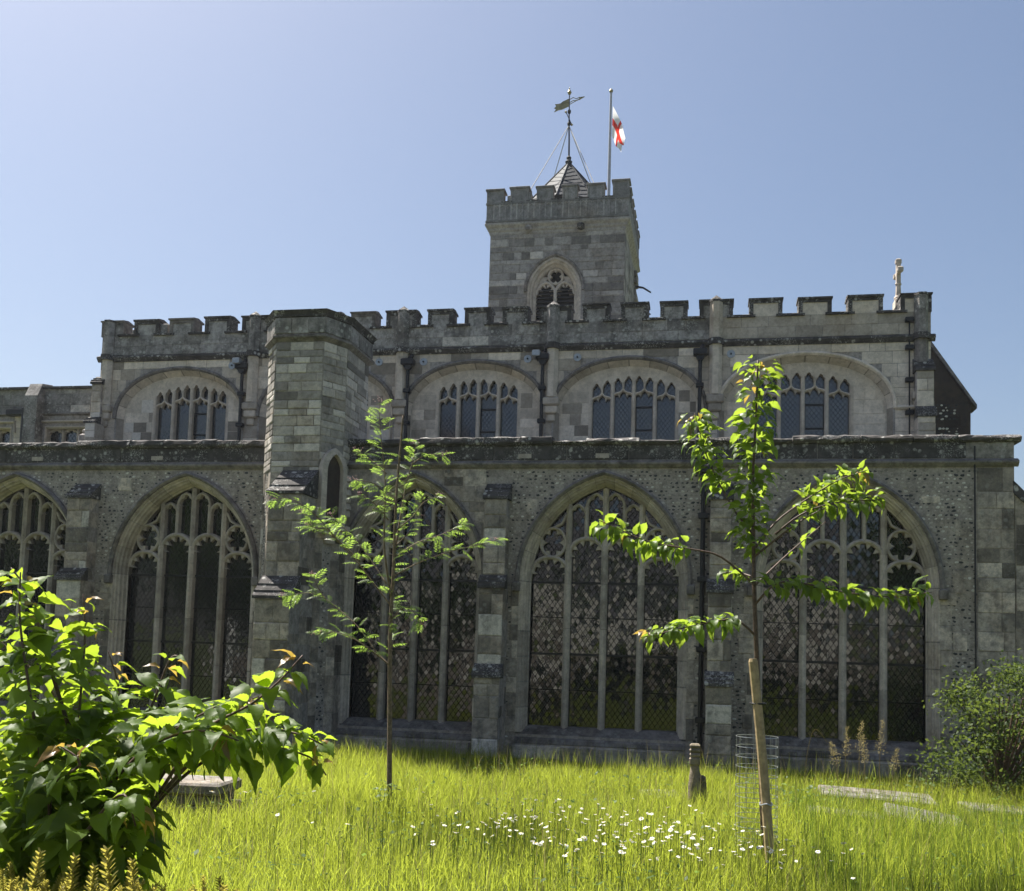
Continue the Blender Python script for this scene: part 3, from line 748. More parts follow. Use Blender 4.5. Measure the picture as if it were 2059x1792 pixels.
# broken stones by the second embrasure
for q in ((-14.16, -14.03, 9.46), (-13.40, -13.2, 9.58)): b = MB(); b.cbox(q[0], q[1], CY+.03, CY+.32, 9.33, q[2], .018, .45); b.build('loose_stone', M['parapet'], PART['battle'])
# half-octagonal pilasters with pointed caps
for i, px in enumerate((-14.72, -10.87, -7.16, -3.62, -.0, 4.26)):
    w = .14; rg = px > 3 or abs(px) < .1
    pl = [(px-w, CY+.02), (px-w, CY-.06), (px-w*.45, CY-.17), (px+w*.45, CY-.17), (px+w, CY-.06), (px+w, CY+.02)]
    b = MB(); b.prism_z(pl, 7.55, 8.66, .6)
    P = b.build('pilaster', M['cream'] if px < 3 else M['creamdark'], church)
    b = MB(); b.prism_z(pl, 8.79, 9.61, .5); b.build('pilaster_shaft', M['parapet'] if px != 0 else M['cream'], P)
    b = MB(); q2 = [(px+(x-px)*1.15, CY+(y-CY)*1.05) for x, y in pl]; n = 6
    b.add([(x, y, 9.61) for x, y in q2]+[(x, y, 9.66) for x, y in q2]+[(px, CY-.02, 9.79 if i != 0 and i != 5 else 9.70)], [(5, 4, 3, 2, 1, 0)]+[(k, (k+1) % n, n+(k+1) % n, n+k) for k in range(n)]+[(n+k, n+(k+1) % n, 2*n) for k in range(n)], .5)
    b.build('pilaster_cap', M['coping'], P)
    b = MB(); q3 = [(px+(x-px)*1.35, CY+(y-CY)*1.4) for x, y in pl]; b.prism_z(q3, 8.66, 8.79, .4, .93); b.build('string_break', M['coping'], P)
    b = MB(); z0 = 7.0                                                  # carved corbel under the shaft
    for k, (ww, dd) in enumerate(((.09, .07), (.15, .13), (.19, .17))): b.cbox(px-ww, px+ww, CY-dd, CY+.02, z0+.18*k, z0+.18*k+.185, .03, random.uniform(.2, .6))
    b.build('corbel', M['cream'], P)
# corner buttress at the right-hand end
buttress(4.12, 4.46, [(5.6, 6.95, .42), (6.95, 7.95, .28)], y=CY-.02, cap=.3, mat='cream')
buttress(-14.98, -14.72, [(5.6, 7.05, .40), (7.05, 8.05, .22)], y=CY-.02, cap=.22, mat='cream')

# drainpipes with hoppers
def pipe(x, y, z0, z1, hop=True, r=.042, mat='iron', brk=(7.0, 7.75), name='drainpipe'):
    b = MB(); b.tube([(x, y, z0), (x, y, z1)], r, 8); P = b.build(name, M[mat], church, smooth=False)
    if hop:
        b = MB(); b.cbox(x-.15, x+.15, y-.13, y+.09, z1-.02, z1+.13, .02); b.prism([(x-.1, z1-.02), (x-.05, z1-.12), (x+.05, z1-.12), (x+.1, z1-.02)], y-.08, y+.06); b.tube([(x+.02, y, z1+.12), (x+.06, y+.08, z1+.24)], .05, 8); b.build('hopper_head', M[mat], P)
    for z in brk:
        b = MB(); b.cbox(x-.085, x+.085, y-.055, y+.09, z-.05, z+.05, .012); b.build('pipe_bracket', M[mat], P)
pipe(-11.10, CY-.12, 5.9, 8.36); pipe(-6.98, CY-.12, 5.9, 8.36); pipe(-3.82, CY-.14, 5.9, 8.40); pipe(-.33, CY-.14, 5.9, 8.42)
pipe(-.17, -.12, -.1, 5.05, brk=(.8, 2.0, 3.2, 4.3)); pipe(4.02, CY-.06, 5.9, 9.15, False, .016, brk=(6.4, 7.1, 7.8, 8.5, 9.1), name='lightning_rod'); pipe(4.24, -.05, .3, 5.5, False, .014, brk=(), name='lightning_rod')
for x, z in ((-11.42, 8.47), (-7.72, 8.47), (-6.64, 8.45), (-4.19, 8.46), (-3.05, 8.47), (.33, 8.46)):
    b = MB(); n = 20; y = CY-.03
    b.add([(x+.088*math.cos(2*PI*k/n), yy, z+.088*math.sin(2*PI*k/n)) for yy in (y, y+.05) for k in range(n)], [tuple(range(n-1, -1, -1))]+[(k, (k+1) % n, n+(k+1) % n, n+k) for k in range(n)])
    P = b.build('tie_plate', M['steel'], church)
    b = MB(); b.tube([(x, y-.035, z), (x, y+.01, z)], .02, 6); b.build('tie_bolt', M['iron'], P)
# floodlight on the hopper ledge
for x in (-11.18, -3.95):
    b = MB(); b.cbox(x-.09, x+.09, CY-.34, CY-.16, 8.44, 8.58, .015); b.build('floodlight', M['steel'], church)

# ---- lower range at the far left
b = MB(); b.sheet([(-21, 5), (-14.9, 5), (-14.9, 8.15), (-21, 8.15)], [[(-16.72, 6.2), (-15.45, 6.2), (-15.45, 7.14), (-16.72, 7.14)], [(-19.0, 6.2), (-17.7, 6.2), (-17.7, 7.14), (-19.0, 7.14)]], 5.0)
b.box(-21, -14.9, 5.01, 5.4, 7.3, 8.15); PART['low'] = b.build('chancel_wall', M['mortar'], church)
fl = Frame((0, 5.0, 0), (1, 0, 0))
ashlar('low', fl, -21, -14.9, 7.5, 8.12, (.2, .32), (.5, 1.1), M['parapet'], proud=.010)
ashlar('low', fl, -21, -14.9, 6.1, 7.45, (.2, .3), (.35, .7), M['cream'], excl=lambda z0, z1: [(-16.8, -15.38), (-19.1, -17.62)] if z0 < 7.14 else [], tfun=lambda u, z: random.uniform(.45, .75), proud=.008)
b = MB(); b.prism_x([(4.9, 8.12), (4.9, 8.17), (5.2, 8.24), (5.5, 8.15), (5.5, 8.12)], -21, -14.9); b.build('chancel_coping', M['coping'], PART['low'])
b = MB(); b.prism_x([(5., 7.52), (4.93, 7.49), (4.93, 7.46), (5., 7.43)], -21, -14.9); b.build('string_course', M['creamdark'], PART['low'])
for x0 in (-17.16,):
    b = MB(); b.prism_x([(5, 6), (4.7, 6), (4.72, 7.9), (4.9, 8.24), (5.3, 8.3), (5.3, 6)], x0, x0+.36); b.build('pilaster', M['parapet'], church)
for x0, x1 in ((-16.72, -15.45), (-19.0, -17.7)):
    pn = 'lw%.1f' % x0; b = MB()
    b.bar([(x0, 6.2), (x0, 7.14), (x1, 7.14), (x1, 6.2)], .10, 4.98, 5.2, .04); b.bar([(x0-.12, 7.0), (x0-.12, 7.28), (x1+.12, 7.28), (x1+.12, 7.0)], .06, 4.93, 5.02, .02)
    P = b.build('window', M['cream'], church); PART[pn] = P
    n = 3; w = (x1-x0)/n; tr_ = MB(); lead = MB()
    for k in range(n):
        if k: q = MB(); q.bar([(x0+k*w, 6.2), (x0+k*w, 7.1)], .06, 5.1, 5.22, .02); q.build('mullion', M['cream'], P)
        arc = pointed(x0+k*w, x0+(k+1)*w, 6.92, .17, 6); tr_.bar(arc, .03, 5.12, 5.22, .01); tr_.foil(arc, 3, .06, 5.14, 5.2)
        lattice(pn, x0+k*w, x0+(k+1)*w, 6.3, 7.12, .1, .13, 5.215, lambda x, z: True, .012, M['glass2'], [])
    tr_.build('tracery', M['cream'], P)
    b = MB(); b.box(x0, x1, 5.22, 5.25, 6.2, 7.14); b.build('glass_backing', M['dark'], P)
b = MB(); b.tube([(-17.25, 4.85, 5.9), (-17.25, 4.85, 7.6)], .06, 8); P = b.build('drainpipe', M['iron'], church)
b = MB(); b.cbox(-17.75, -17.15, 4.8, 5.0, 7.42, 7.58, .02); b.build('gutter_box', M['iron'], P)
b = MB(); b.cbox(-15.35, -14.95, 4.35, 4.75, 6.5, 6.85, .06, .5); b.cbox(-15.30, -15.02, 4.42, 4.7, 6.85, 6.98, .05, .9); b.build('broken_pinnacle', M['parapet'], church)

# ---- gable with cross finial behind the right-hand end
GY = 9.0
b = MB(); b.prism([(2.95, 5.5), (6.27, 5.5), (6.29, 8.34), (4.62, 10.9), (2.95, 8.34)], GY, GY+.4); P = b.build('gable', M['brownstone'], church); PART['gable'] = P
ashlar('gable', Frame((0, GY, 0), (1, 0, 0)), 4.4, 6.25, 6.4, 8.34, (.3, .4), (.35, .7), M['brownstone'], proud=.012)
b = MB(); b.prism([(6.42, 8.2), (6.42, 8.3), (4.62, 11.06), (2.82, 8.3), (2.82, 8.2), (4.62, 10.9)], GY-.08, GY+.5, .6); b.build('gable_coping', M['creamdark'], P)
for z in (7.55, 8.15): flints('gable', Frame((0, GY-.014, 0), (1, 0, 0)), 5.45, 6.0, z-.2, z+.2, lambda u, zz: True, sp=.08, rows=.07, dark=.6)
b = MB(); gx, gy = 4.60, GY+.2
b.cbox(gx-.11, gx+.11, gy-.2, gy+.2, 10.75, 11.12, .03, .8); b.lathe([(.10, 11.1), (.115, 11.18), (.075, 11.24), (.06, 11.5), (.085, 11.55), (.05, 11.6)], gx, gy, 8, .6)
P2 = b.build('gable_cross', M['dressing'], church)
b = MB(); b.cbox(gx-.055, gx+.055, gy-.06, gy+.06, 11.55, 12.15, .015, .6); b.cbox(gx-.05, gx+.05, gy-.26, gy+.26, 11.78, 11.9, .02, .5)
for dy, dz in ((-.27, 11.84), (.27, 11.84), (0, 12.14)): b.cbox(gx-.075, gx+.075, gy+dy-.07, gy+dy+.07, dz-.075, dz+.075, .03, .45)
b.build('cross_head', M['dressing'], P2)
b = MB(); b.prism_x([(9.0, 10.8), (20, 10.8), (20, 10.7), (9.4, 10.7)], 4.5, 4.74); b.add([(4.62, GY+.4, 10.9), (4.62, 16, 10.9), (6.29, 16, 8.34), (6.29, GY+.4, 8.34), (2.95, 16, 8.34), (2.95, GY+.4, 8.34)], [(0, 1, 2, 3), (0, 5, 4, 1)]); b.build('gable_roof', M['brownstone'], church)

# ---- tower
TX0, TX1, TY0, TY1 = -7.33, -2.91, 14., 18.4
twa = .62; twc = -5.16; TZS, TAP = 13.42, 14.28
b = MB(); b.sheet([(TX0, 8.5), (TX1, 8.5), (TX1, 15.5), (TX0, 15.5)], [contour(twc, twa, TZS, TAP-TZS, 12.0, .26)], TY0)
b.box(TX0, TX1, TY0+.6, TY1, 8.5, 15.5); b.add([(TX0, TY0, 8.5), (TX0, TY0+.7, 8.5), (TX0, TY0+.7, 15.5), (TX0, TY0, 15.5), (TX1, TY0, 8.5), (TX1, TY0+.7, 8.5), (TX1, TY0+.7, 15.5), (TX1, TY0, 15.5)], [(1, 0, 3, 2), (4, 5, 6, 7)])
TW = b.build('tower', M['mortar'], church); PART['tower'] = TW
ft = Frame((0, TY0, 0), (1, 0, 0)); inT = in_arch(twc, twa, TZS, TAP-TZS, .36, -1)
def ext(z0, z1):
    w = 0
    for q in range(40):
        if inT(twc+q*.03, z0): w = q*.03+.02
    return [(twc-w, twc+w)] if w else []
def tt2(u, z):
    if u < -6.1 and 13.45 < z < 13.7: return .9
    r = random.random(); return random.uniform(.9, 1.) if r < .06 else random.uniform(.1, .3) if r < .3 else random.uniform(.35, .7)
ashlar('tower', ft, TX0, TX1, 12.2, 15.36, (.13, .28), (.22, .75), M['tower'], excl=ext, tfun=tt2, proud=.02, c=.016, joint=.022, j=.010)
ashlar('tower', Frame((TX1, TY0, 0), (0, 1, 0)), 0, 4.4, 12.2, 15.36, (.16, .3), (.3, .8), M['tower'], tfun=tt2, proud=.02, c=.012)
# belfry window
b = MB(); prof = [(.26, .0), (.26, -.012), (.20, -.01), (.17, .05), (.12, .07), (.09, .16), (.03, .2), (.0, .26), (.0, .5)]
b.loft([[(x, TY0+y, z) for x, z in contour(twc, twa, TZS, TAP-TZS, 11.9, o, 12)] for o, y in prof], False, .75); b.f = [tuple(reversed(q)) for q in b.f]
P = b.build('belfry_window', M['dressing'], church); PART['bw'] = P
b = MB(); b.bar(arch_c(twc, twa, TZS, TAP-TZS, .33, 12), .10, TY0-.08, TY0+.02, .04, tint=.7); b.build('hood_mould', M['creamdark'], P)
b = MB(); b.bar([(twc, 11.9), (twc, 13.55)], .11, TY0+.2, TY0+.42, .04, tint=.8); b.build('mullion', M['dressing'], P)
b = MB()
for s in (-1, 1):
    lo, hi = sorted((twc, twc+s*twa)); arc = pointed(lo, hi, 13.38, .42, 10); b.bar(arc, .10, TY0+.21, TY0+.42, .035, tint=.8); b.foil(arc, 5, .17, TY0+.27, TY0+.42, tint=.75)
circ = [(twc+.235*math.cos(2*PI*q/40), 13.99+.255*math.sin(2*PI*q/40)) for q in range(40)]
b.bar(circ, .07, TY0+.22, TY0+.42, .025, closed=True, tint=.8); b.foil(circ, 4, .12, TY0+.26, TY0+.42, closed=True, sign=-1, tint=.75)
for s in (-1, 1): b.prism([(twc+s*.2, 13.98), (twc+s*.5, 13.98), (twc+s*.56, 13.6), (twc+s*.33, 13.84)], TY0+.26, TY0+.4, .7)
b.build('tracery', M['dressing'], P)
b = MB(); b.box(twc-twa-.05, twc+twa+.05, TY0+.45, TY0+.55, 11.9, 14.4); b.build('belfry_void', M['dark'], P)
for s in (-1, 1):
    for k in range(13):
        z = 12.0+.125*k; lo, hi = sorted((twc+s*.05, twc+s*twa))
        b = MB(); b.prism_x([(TY0+.24, z), (TY0+.22, z+.02), (TY0+.40, z+.15), (TY0+.42, z+.13)], lo, hi); b.build('louvre', M['louvre'], P)
# cornice, panelled parapet, merlons
b = MB()
def rect_ring(o, z): return [(TX0-o, TY0-o, z), (TX1+o, TY0-o, z), (TX1+o, TY1+o, z), (TX0-o, TY1+o, z)]
b.loft([rect_ring(o, z) for o, z in ((.0, 15.34), (.03, 15.38), (.03, 15.45), (.08, 15.5), (.08, 15.56), (.16, 15.64), (.17, 15.70), (.12, 15.76))], True, .6); b.build('cornice', M['tower'], TW)
for gx_ in (-6.05, -4.33):                                              # worn carved heads on the cornice
    b = MB(); b.cbox(gx_-.12, gx_+.12, TY0-.2, TY0, 15.38, 15.62, .06, .4 if gx_ > -5 else .7); b.cbox(gx_-.07, gx_+.07, TY0-.26, TY0-.18, 15.40, 15.52, .03, .3); b.build('carved_head', M['tower'] if gx_ < -5 else M['coping'], TW)
PX0, PX1, PY0, PY1 = TX0-.13, TX1+.11, TY0-.12, TY1+.12
b = MB(); b.box(PX0, PX1, PY0, PY0+.4, 15.75, 16.42); b.box(PX1-.4, PX1, PY0+.4, PY1, 15.75, 16.42); b.box(PX0, PX0+.4, PY0+.4, PY1, 15.75, 16.42); b.box(PX0+.4, PX1-.4, PY1-.4, PY1, 15.75, 16.42); b.box(PX0+.3, PX1-.3, PY0+.3, PY1-.3, 15.8, 16.0)
TPAR = b.build('tower_parapet', M['towerpar'], church); PART['tpar'] = TPAR
fp = Frame((0, PY0, 0), (1, 0, 0))
TM = [(-7.46, -6.9, 16.88), (-6.67, -6.07, 16.92), (-5.80, -5.26, 16.90), (-4.95, -4.47, 16.90), (-4.14, -3.59, 16.90), (-3.32, -2.80, 16.98)]
b = MB(); nm = 0; x = -7.2
while x < -3.1:
    nm += 1; inm = any(a+.05 < x < c_-.05 for a, c_, _ in TM)
    b.bar([(x, 15.80), (x, 16.34)], .045, PY0-.04, PY0+.02, .015, tint=.9 if nm % 3 else .6)
    b.bar(pointed(x, x+.19, 16.22, .1, 4), .03, PY0-.035, PY0+.02, .01, tint=.8)
    x += .19
b.build('blind_tracery', M['towerpar'], TPAR)
b = MB(); b.box(PX0-.02, PX1+.02, PY0-.045, PY0+.02, 15.75, 15.81, .3); b.box(PX0-.02, PX1+.02, PY0-.04, PY0+.02, 16.34, 16.40, .3); b.build('parapet_rail', M['towerpar'], TPAR)
def tmerlon(a, c_, zt, axis='x', pos=None):
    b = MB(); c = .02
    def bx(u0, u1, d0, d1, z0, z1, t):
        if axis == 'x': b.cbox(u0, u1, pos+d0, pos+d1, z0, z1, .012, t)
        else: b.cbox(pos-d1, pos-d0, u0, u1, z0, z1, .012, t)
    bx(a+.01, c_-.01, .0, .36, 16.38, zt-.05, random.uniform(.3, .7)); bx(a-.04, c_+.04, -.05, .42, zt-.07, zt+.0, random.uniform(.2, .5))
    bx(a, a+.07, -.03, .2, 16.4, zt-.06, .4); bx(c_-.07, c_, -.03, .2, 16.4, zt-.06, .4)
    b.build('merlon', M['towerpar'], TPAR)
for a, c_, zt in TM: tmerlon(a, c_, zt, 'x', PY0)
for k in range(5): tmerlon(PY0+.45+k*.88, PY0+.95+k*.88, 16.9, 'y', PX1)
for k in range(5): b = MB(); y = PY0+.45+k*.88; b.cbox(PX0, PX0+.36, y, y+.5, 16.38, 16.88, .015, .5); b.build('merlon', M['towerpar'], TPAR)
for k in range(5): b = MB(); x = PX0+.2+k*.9; b.cbox(x, x+.55, PY1-.36, PY1, 16.38, 16.88, .015, .5); b.build('merlon', M['towerpar'], TPAR)
for k in range(5):
    a, c_ = TM[k][1], TM[k+1][0]
    b = MB(); b.prism_x([(PY0-.05, 16.40), (PY0-.05, 16.44), (PY0+.1, 16.50), (PY0+.44, 16.45), (PY0+.44, 16.40)], a-.06, c_+.06, .4); b.build('crenel_coping', M['coping'], TPAR)
# stepped broken corner on the left merlons and weathered right flank
for q in ((-6.78, -6.66, 16.45, 16.66), (-6.08, -5.98, 16.44, 16.74)): b = MB(); b.cbox(q[0], q[1], PY0+.02, PY0+.3, q[2], q[3], .02, .4); b.build('loose_stone', M['towerpar'], TPAR)
b = MB()
for k in range(14): 
    z = 13.4+.22*k; b.cbox(TX1-.02, TX1+.10+.05*math.sin(k*1.9), 17.7+random.uniform(-.1, .1), 18.45, z, z+.21, .03, random.uniform(.2, .6))
b.build('stair_projection', M['tower'], TW)
for z in (14.75, 13.95):
    b = MB(); b.tube([(TX1, 17.9, z+.12), (TX1+.34, 17.8, z+.02), (TX1+.62, 17.75, z-.18)], [.05, .035, .03], 7); b.build('water_spout', M['leadroof'], TW)
# lead spirelet
sx, sy, sz0, sz1 = -5.12, 16.2, 16.9, 18.80; rb = 1.62; ns = 8
b = MB(); b.prism_z([(sx+rb*.98*math.cos(2*PI*(k+.5)/ns), sy+rb*.98*math.sin(2*PI*(k+.5)/ns)) for k in range(ns)], 15.9, sz0); SP = b.build('spirelet', M['leadroof'], church)
for k in range(ns):
    a0, a1 = 2*PI*(k+.5)/ns+.3, 2*PI*(k+1.5)/ns+.3; b = MB()
    p0, p1, ap = Vector((sx+rb*math.cos(a0), sy+rb*math.sin(a0), sz0)), Vector((sx+rb*math.cos(a1), sy+rb*math.sin(a1), sz0)), Vector((sx, sy, sz1))
    N_ = (p1-p0).cross(ap-p0).normalized()
    b.add([p0, p1, ap, p0-N_*.05, p1-N_*.05, ap-N_*.05], [(0, 1, 2), (5, 4, 3), (0, 3, 4, 1)]); b.build('roof_panel', M['leadroof'], SP)
    b = MB(); b.tube([p0+N_*.01, ap], .028, 5, .9)
    for q in range(9):
        f0 = q/9.5; f1 = min(.98, f0+.10); A1, B1 = p0.lerp(ap, f0), p1.lerp(ap, f1); A2, B2 = p0.lerp(ap, f1), p1.lerp(ap, f0)
        b.tube([A1, B1] if k % 2 else [A2, B2], .014, 4, .7)
    b.build('lead_roll', M['leadroof'], SP)
b = MB(); b.lathe([(.10, 18.70), (.13, 18.80), (.07, 18.86), (.09, 18.95), (.03, 19.02)], sx, sy, 10); b.build('apex_boss', M['leadroof'], SP)
emit('ashlar_block', 'ashlar_facing', 300); emit('parapet_block', 'parapet_facing', 60); emit('pane', 'leaded_panes', 300)
# ------------------------------------------------------------------ ground
M['soil'] = plain('meadow_soil', (.055, .07, .02), .95, 0, .5, 2.5, .5, .1)
gx_ = np.concatenate([[-400, -120, -50], np.linspace(-24, 14, 60), [40, 120, 400]]); gy_ = np.concatenate([[-400, -120, -60], np.linspace(-30, 4, 56), [40, 120, 400]])
def gz(x, y): return .035*np.sin(x*.9+.4*y)*np.cos(y*.7-.3*x)*np.clip((8-np.abs(y+6))/4, 0, 1) - .10*np.clip((y+1.5)/1.5, 0, 1)
GX, GY_ = np.meshgrid(gx_, gy_); GZ = gz(GX, GY_); nxx, nyy = len(gx_), len(gy_)
idx = np.arange(nxx*nyy).reshape(nyy, nxx); FQ = np.stack([idx[:-1, :-1], idx[:-1, 1:], idx[1:, 1:], idx[1:, :-1]], -1).reshape(-1, 4)
mesh_np('ground', np.stack([GX, GY_, GZ], -1).reshape(-1, 3), FQ, np.full(nxx*nyy, .5), M['soil'], None, 'structure', True)
def gh(x, y): return float(gz(np.array(x), np.array(y)))

# long grass
M['grass'] = leafmat('meadow_grass', (.06, .105, .018), (.21, .215, .034), (.54, .63, .07), .52, .55, .2, 1.1, (.36, .64))
M['straw'] = leafmat('dry_grass', (.20, .16, .07), (.34, .28, .13), (.5, .42, .2), .35, .6, .2)
def grass(name, n, xr, yr, hfun, wid, mat, label=None, cat='grass', lean=.5, parent=None, keep=None):
    X = RNG.uniform(*xr, n); t = RNG.random(n); Y = yr[0]+(yr[1]-yr[0])*t
    k = (np.abs(X+ (Y+18)*.196) < (Y+18)*.60+2.2)
    if keep is not None: k &= keep(X, Y)
    X, Y = X[k], Y[k]; n = len(X)
    Z = gz(X, Y); patch = .55*np.sin(X*1.3+1.1*np.sin(Y*.9))*np.cos(Y*1.1+.7*np.sin(X*.8))+.45*np.sin(X*4.1+Y*2.3+2*np.sin(Y*3.1))*np.cos(Y*3.7-X*1.9)+.3*np.sin(X*9.3-Y*5)*np.cos(Y*8.1+X*4)
    H = hfun(X, Y, patch)*RNG.uniform(.5, 1.25, n); W = wid*RNG.uniform(.6, 1.3, n)
    az = RNG.uniform(0, 2*PI, n); ln = H*np.abs(RNG.normal(0, lean, n))+.02; ld = RNG.uniform(0, 2*PI, n)+.0
    ux, uy = np.cos(az), np.sin(az); V = np.zeros((n, 7, 3))
    for q, (f, wv) in enumerate(((0, 1), (.4, .85), (.75, .5))):
        for s, d in ((0, -.5), (1, .5)):
            V[:, q*2+s, 0] = X+np.cos(ld)*ln*f**2+ux*W*wv*d; V[:, q*2+s, 1] = Y+np.sin(ld)*ln*f**2+uy*W*wv*d; V[:, q*2+s, 2] = Z+H*f*(1-.12*f*(ln/H))-.01
    V[:, 6, 0] = X+np.cos(ld)*ln; V[:, 6, 1] = Y+np.sin(ld)*ln; V[:, 6, 2] = Z+H*(1-.3*np.clip(ln/H, 0, 1))
    base = (np.arange(n)*7)[:, None]
    F = np.concatenate([base+np.array(q) for q in ((0, 1, 3), (0, 3, 2), (2, 3, 5), (2, 5, 4), (4, 5, 6))])
    T = np.repeat(np.clip(.5+.40*patch+RNG.normal(0, .25, n), 0, 1), 7)
    o = mesh_np(name, V.reshape(-1, 3), F, T, mat, parent, 'stuff')
    if label: tag(o, label, cat)
    return o
def hmain(X, Y, p):
    h = .24+.13*p
    h = np.where((X > 1.2) & (Y < -5.5), h*1.5, h); h = np.where(Y > -3.0, h*(1-.16*np.clip(Y+3, 0, 2.9)), h)
    return np.where((np.abs(X+4.9) < 1.6) & (Y > -7.2), h*1.3, h)
def off_stone(X, Y):
    k = ~((X > -6.3) & (X < -4.9) & (Y > -7.75) & (Y < -6.75)) & (Y < -.12)
    for (x0, x1, y0, y1) in SLABS: k &= ~((X > x0) & (X < x1) & (Y > y0) & (Y < y1) & (RNG.random(len(X)) < .2))
    return k
SLABS = [(1.15, 2.0, -5.5, -4.85), (2.05, 2.95, -5.35, -4.6), (1.45, 2.9, -3.85, -3.1), (3.2, 4.2, -4.2, -3.5), (-4.1, -3.3, -1.25, -.85), (-.9, -.3, -4.3, -3.8)]
grass('long_grass', 330000, (-17, 8.5), (-11.5, -.12), hmain, .0058, M['grass'], 'tall sunlit meadow grass covering the churchyard', keep=off_stone)
grass('flowering_grass_stems', 4500, (-15, 6.5), (-10.5, -.5), lambda X, Y, p: .5+.12*p, .005, M['straw'], 'thin pale dry grass stems standing above the meadow', lean=.18)

M['clover'] = leafmat('low_weed_leaf', (.04, .08, .02), (.09, .14, .035), (.28, .42, .08), .4, .55, .2)
n = 9000; X = RNG.uniform(-9, 5, n); Y = RNG.uniform(-10.5, -.8, n); pt = np.sin(X*1.9+Y*.7)*np.cos(Y*1.7-X*.6); kp = pt+RNG.normal(0, .3, n) > .35; X, Y = X[kp], Y[kp]; n = len(X)
H = gz(X, Y)+RNG.uniform(.12, .30, n); az = RNG.uniform(0, 2*PI, n); L = RNG.uniform(.03, .075, n); el = RNG.uniform(-.3, .7, n)
d = np.stack([np.cos(az)*np.cos(el), np.sin(az)*np.cos(el), np.sin(el)], 1); sd = np.stack([-np.sin(az), np.cos(az), np.zeros(n)], 1); p0 = np.stack([X, Y, H], 1)
V = np.stack([p0, p0+d*(L*.5)[:, None]+sd*(L*.3)[:, None], p0+d*L[:, None], p0+d*(L*.5)[:, None]-sd*(L*.3)[:, None]], 1).reshape(-1, 3)
tag(mesh_np('low_weeds', V, np.arange(n*4).reshape(-1, 4), np.repeat(RNG.random(n), 4), M['clover'], None, 'stuff'), 'patches of low broad-leaved weeds mixed into the meadow grass', 'weeds')
# ------------------------------------------------------------------ leaves
def leaf_mesh(name, mat, L=1., W=.5, droop=.25, fold=.18, n=8, serr=.0, seed=0):
    rnd = random.Random(seed); b = MB(); rows = []
    for i in range(n+1):
        t = i/n; w = W/2*((math.sin(PI*min(1, t/.93)**.80)**.72 if t < .9 else .30*(1-t)/.1) if 0 < t < 1 else 0)*(1-.12*t)
        if serr and 0 < i < n: w *= 1+serr*(1 if i % 2 else -1)
        y = L*t; z = -droop*L*t*t+.10*L*math.sin(t*PI)+(.012*L*(1 if i % 2 else -1) if 0 < t < 1 else 0); wv = .02*math.sin(t*9+seed)
        rows.append([(-w, y-(.03*L if 0 < t < 1 else 0), z+fold*w+wv), (-w*.5, y+.02*L, z+fold*w*.35), (0, y+.03*L if 0 < t < 1 else y, z-.012), (w*.5, y+.02*L, z+fold*w*.35), (w, y-(.03*L if 0 < t < 1 else 0), z+fold*w-wv)])
    b.loft(rows, False, rnd.random()); me = bpy.data.meshes.new(name); me.from_pydata(b.v, [], b.f); set_tint(me, b.t); me.materials.append(mat)
    me.polygons.foreach_set('use_smooth', [True]*len(me.polygons)); me.update(); return me
def orient(d, rollup=0.):
    d = Vector(d).normalized(); z = Vector((0, 0, 1)); x = d.cross(z)
    if x.length < .05: x = Vector((1, 0, 0))
    x.normalize(); n = x.cross(d); M3 = Matrix((x, d, n)).transposed()
    return (M3 @ Matrix.Rotation(rollup, 3, 'Y')).to_4x4()
def put_leaves(parent, items, limit=300, name='leaf', joined='leaf_mass'):
    # items: (mesh, matrix); the first `limit` become objects, the rest one joined mesh per material
    inv = parent.matrix_world.inverted()
    items = sorted(items, key=lambda q: -(q[1].to_scale().x/(q[1].translation-CAM).length)*(1+.3*random.random()))
    rest = {}
    for i, (me, mw) in enumerate(items):
        if i < limit:
            o = link(name, me, parent); o.matrix_local = inv @ mw
        else: rest.setdefault(me.materials[0].name, []).append((me, mw))
    for mn, L in rest.items():
        b = MB()
        for me, mw in L:
            q = inv @ mw; b.add([q @ v.co for v in me.vertices], [tuple(p.vertices) for p in me.polygons], random.random())
        b.build(joined, bpy.data.materials[mn], parent, 'stuff', True)
def resample(path, step):
    P_ = [Vector(p) for p in path]; out = []; carry = 0
    for a_, b_ in zip(P_, P_[1:]):
        d = b_-a_; L = d.length; s = carry
        while s < L: out.append((a_+d*(s/L), d.normalized())); s += step
        carry = s-L
    return out
def smooth_path(path, n=4):
    P_ = [Vector(p) for p in path]; out = []
    for i in range(len(P_)-1):
        p0, p1, p2, p3 = P_[max(0, i-1)], P_[i], P_[i+1], P_[min(len(P_)-1, i+2)]
        for k in range(n):
            t = k/n; out.append(.5*((2*p1)+(p2-p0)*t+(2*p0-5*p1+4*p2-p3)*t*t+(3*p1-p0-3*p2+p3)*t**3))
    return out+[P_[-1]]
M['bark'] = plain('young_brown_bark', (.16, .12, .085), .8, 0, .4, 30, .5, .2)
M['bark2'] = plain('reddish_sapling_bark', (.10, .065, .05), .6, 0, .4, 30, .4, .3)
M['cherry'] = leafmat('cherry_leaf', (.045, .085, .012), (.085, .14, .025), (.38, .53, .05), .5, .45, .3)
M['cherryyoung'] = leafmat('young_bronze_leaf', (.12, .10, .03), (.18, .10, .04), (.6, .42, .08), .45, .35, .5)
M['rowan'] = leafmat('rowan_leaflet', (.06, .11, .02), (.10, .16, .03), (.40, .60, .10), .5, .45, .3)
M['bud'] = plain('pink_flower_bud', (.22, .11, .11), .7)

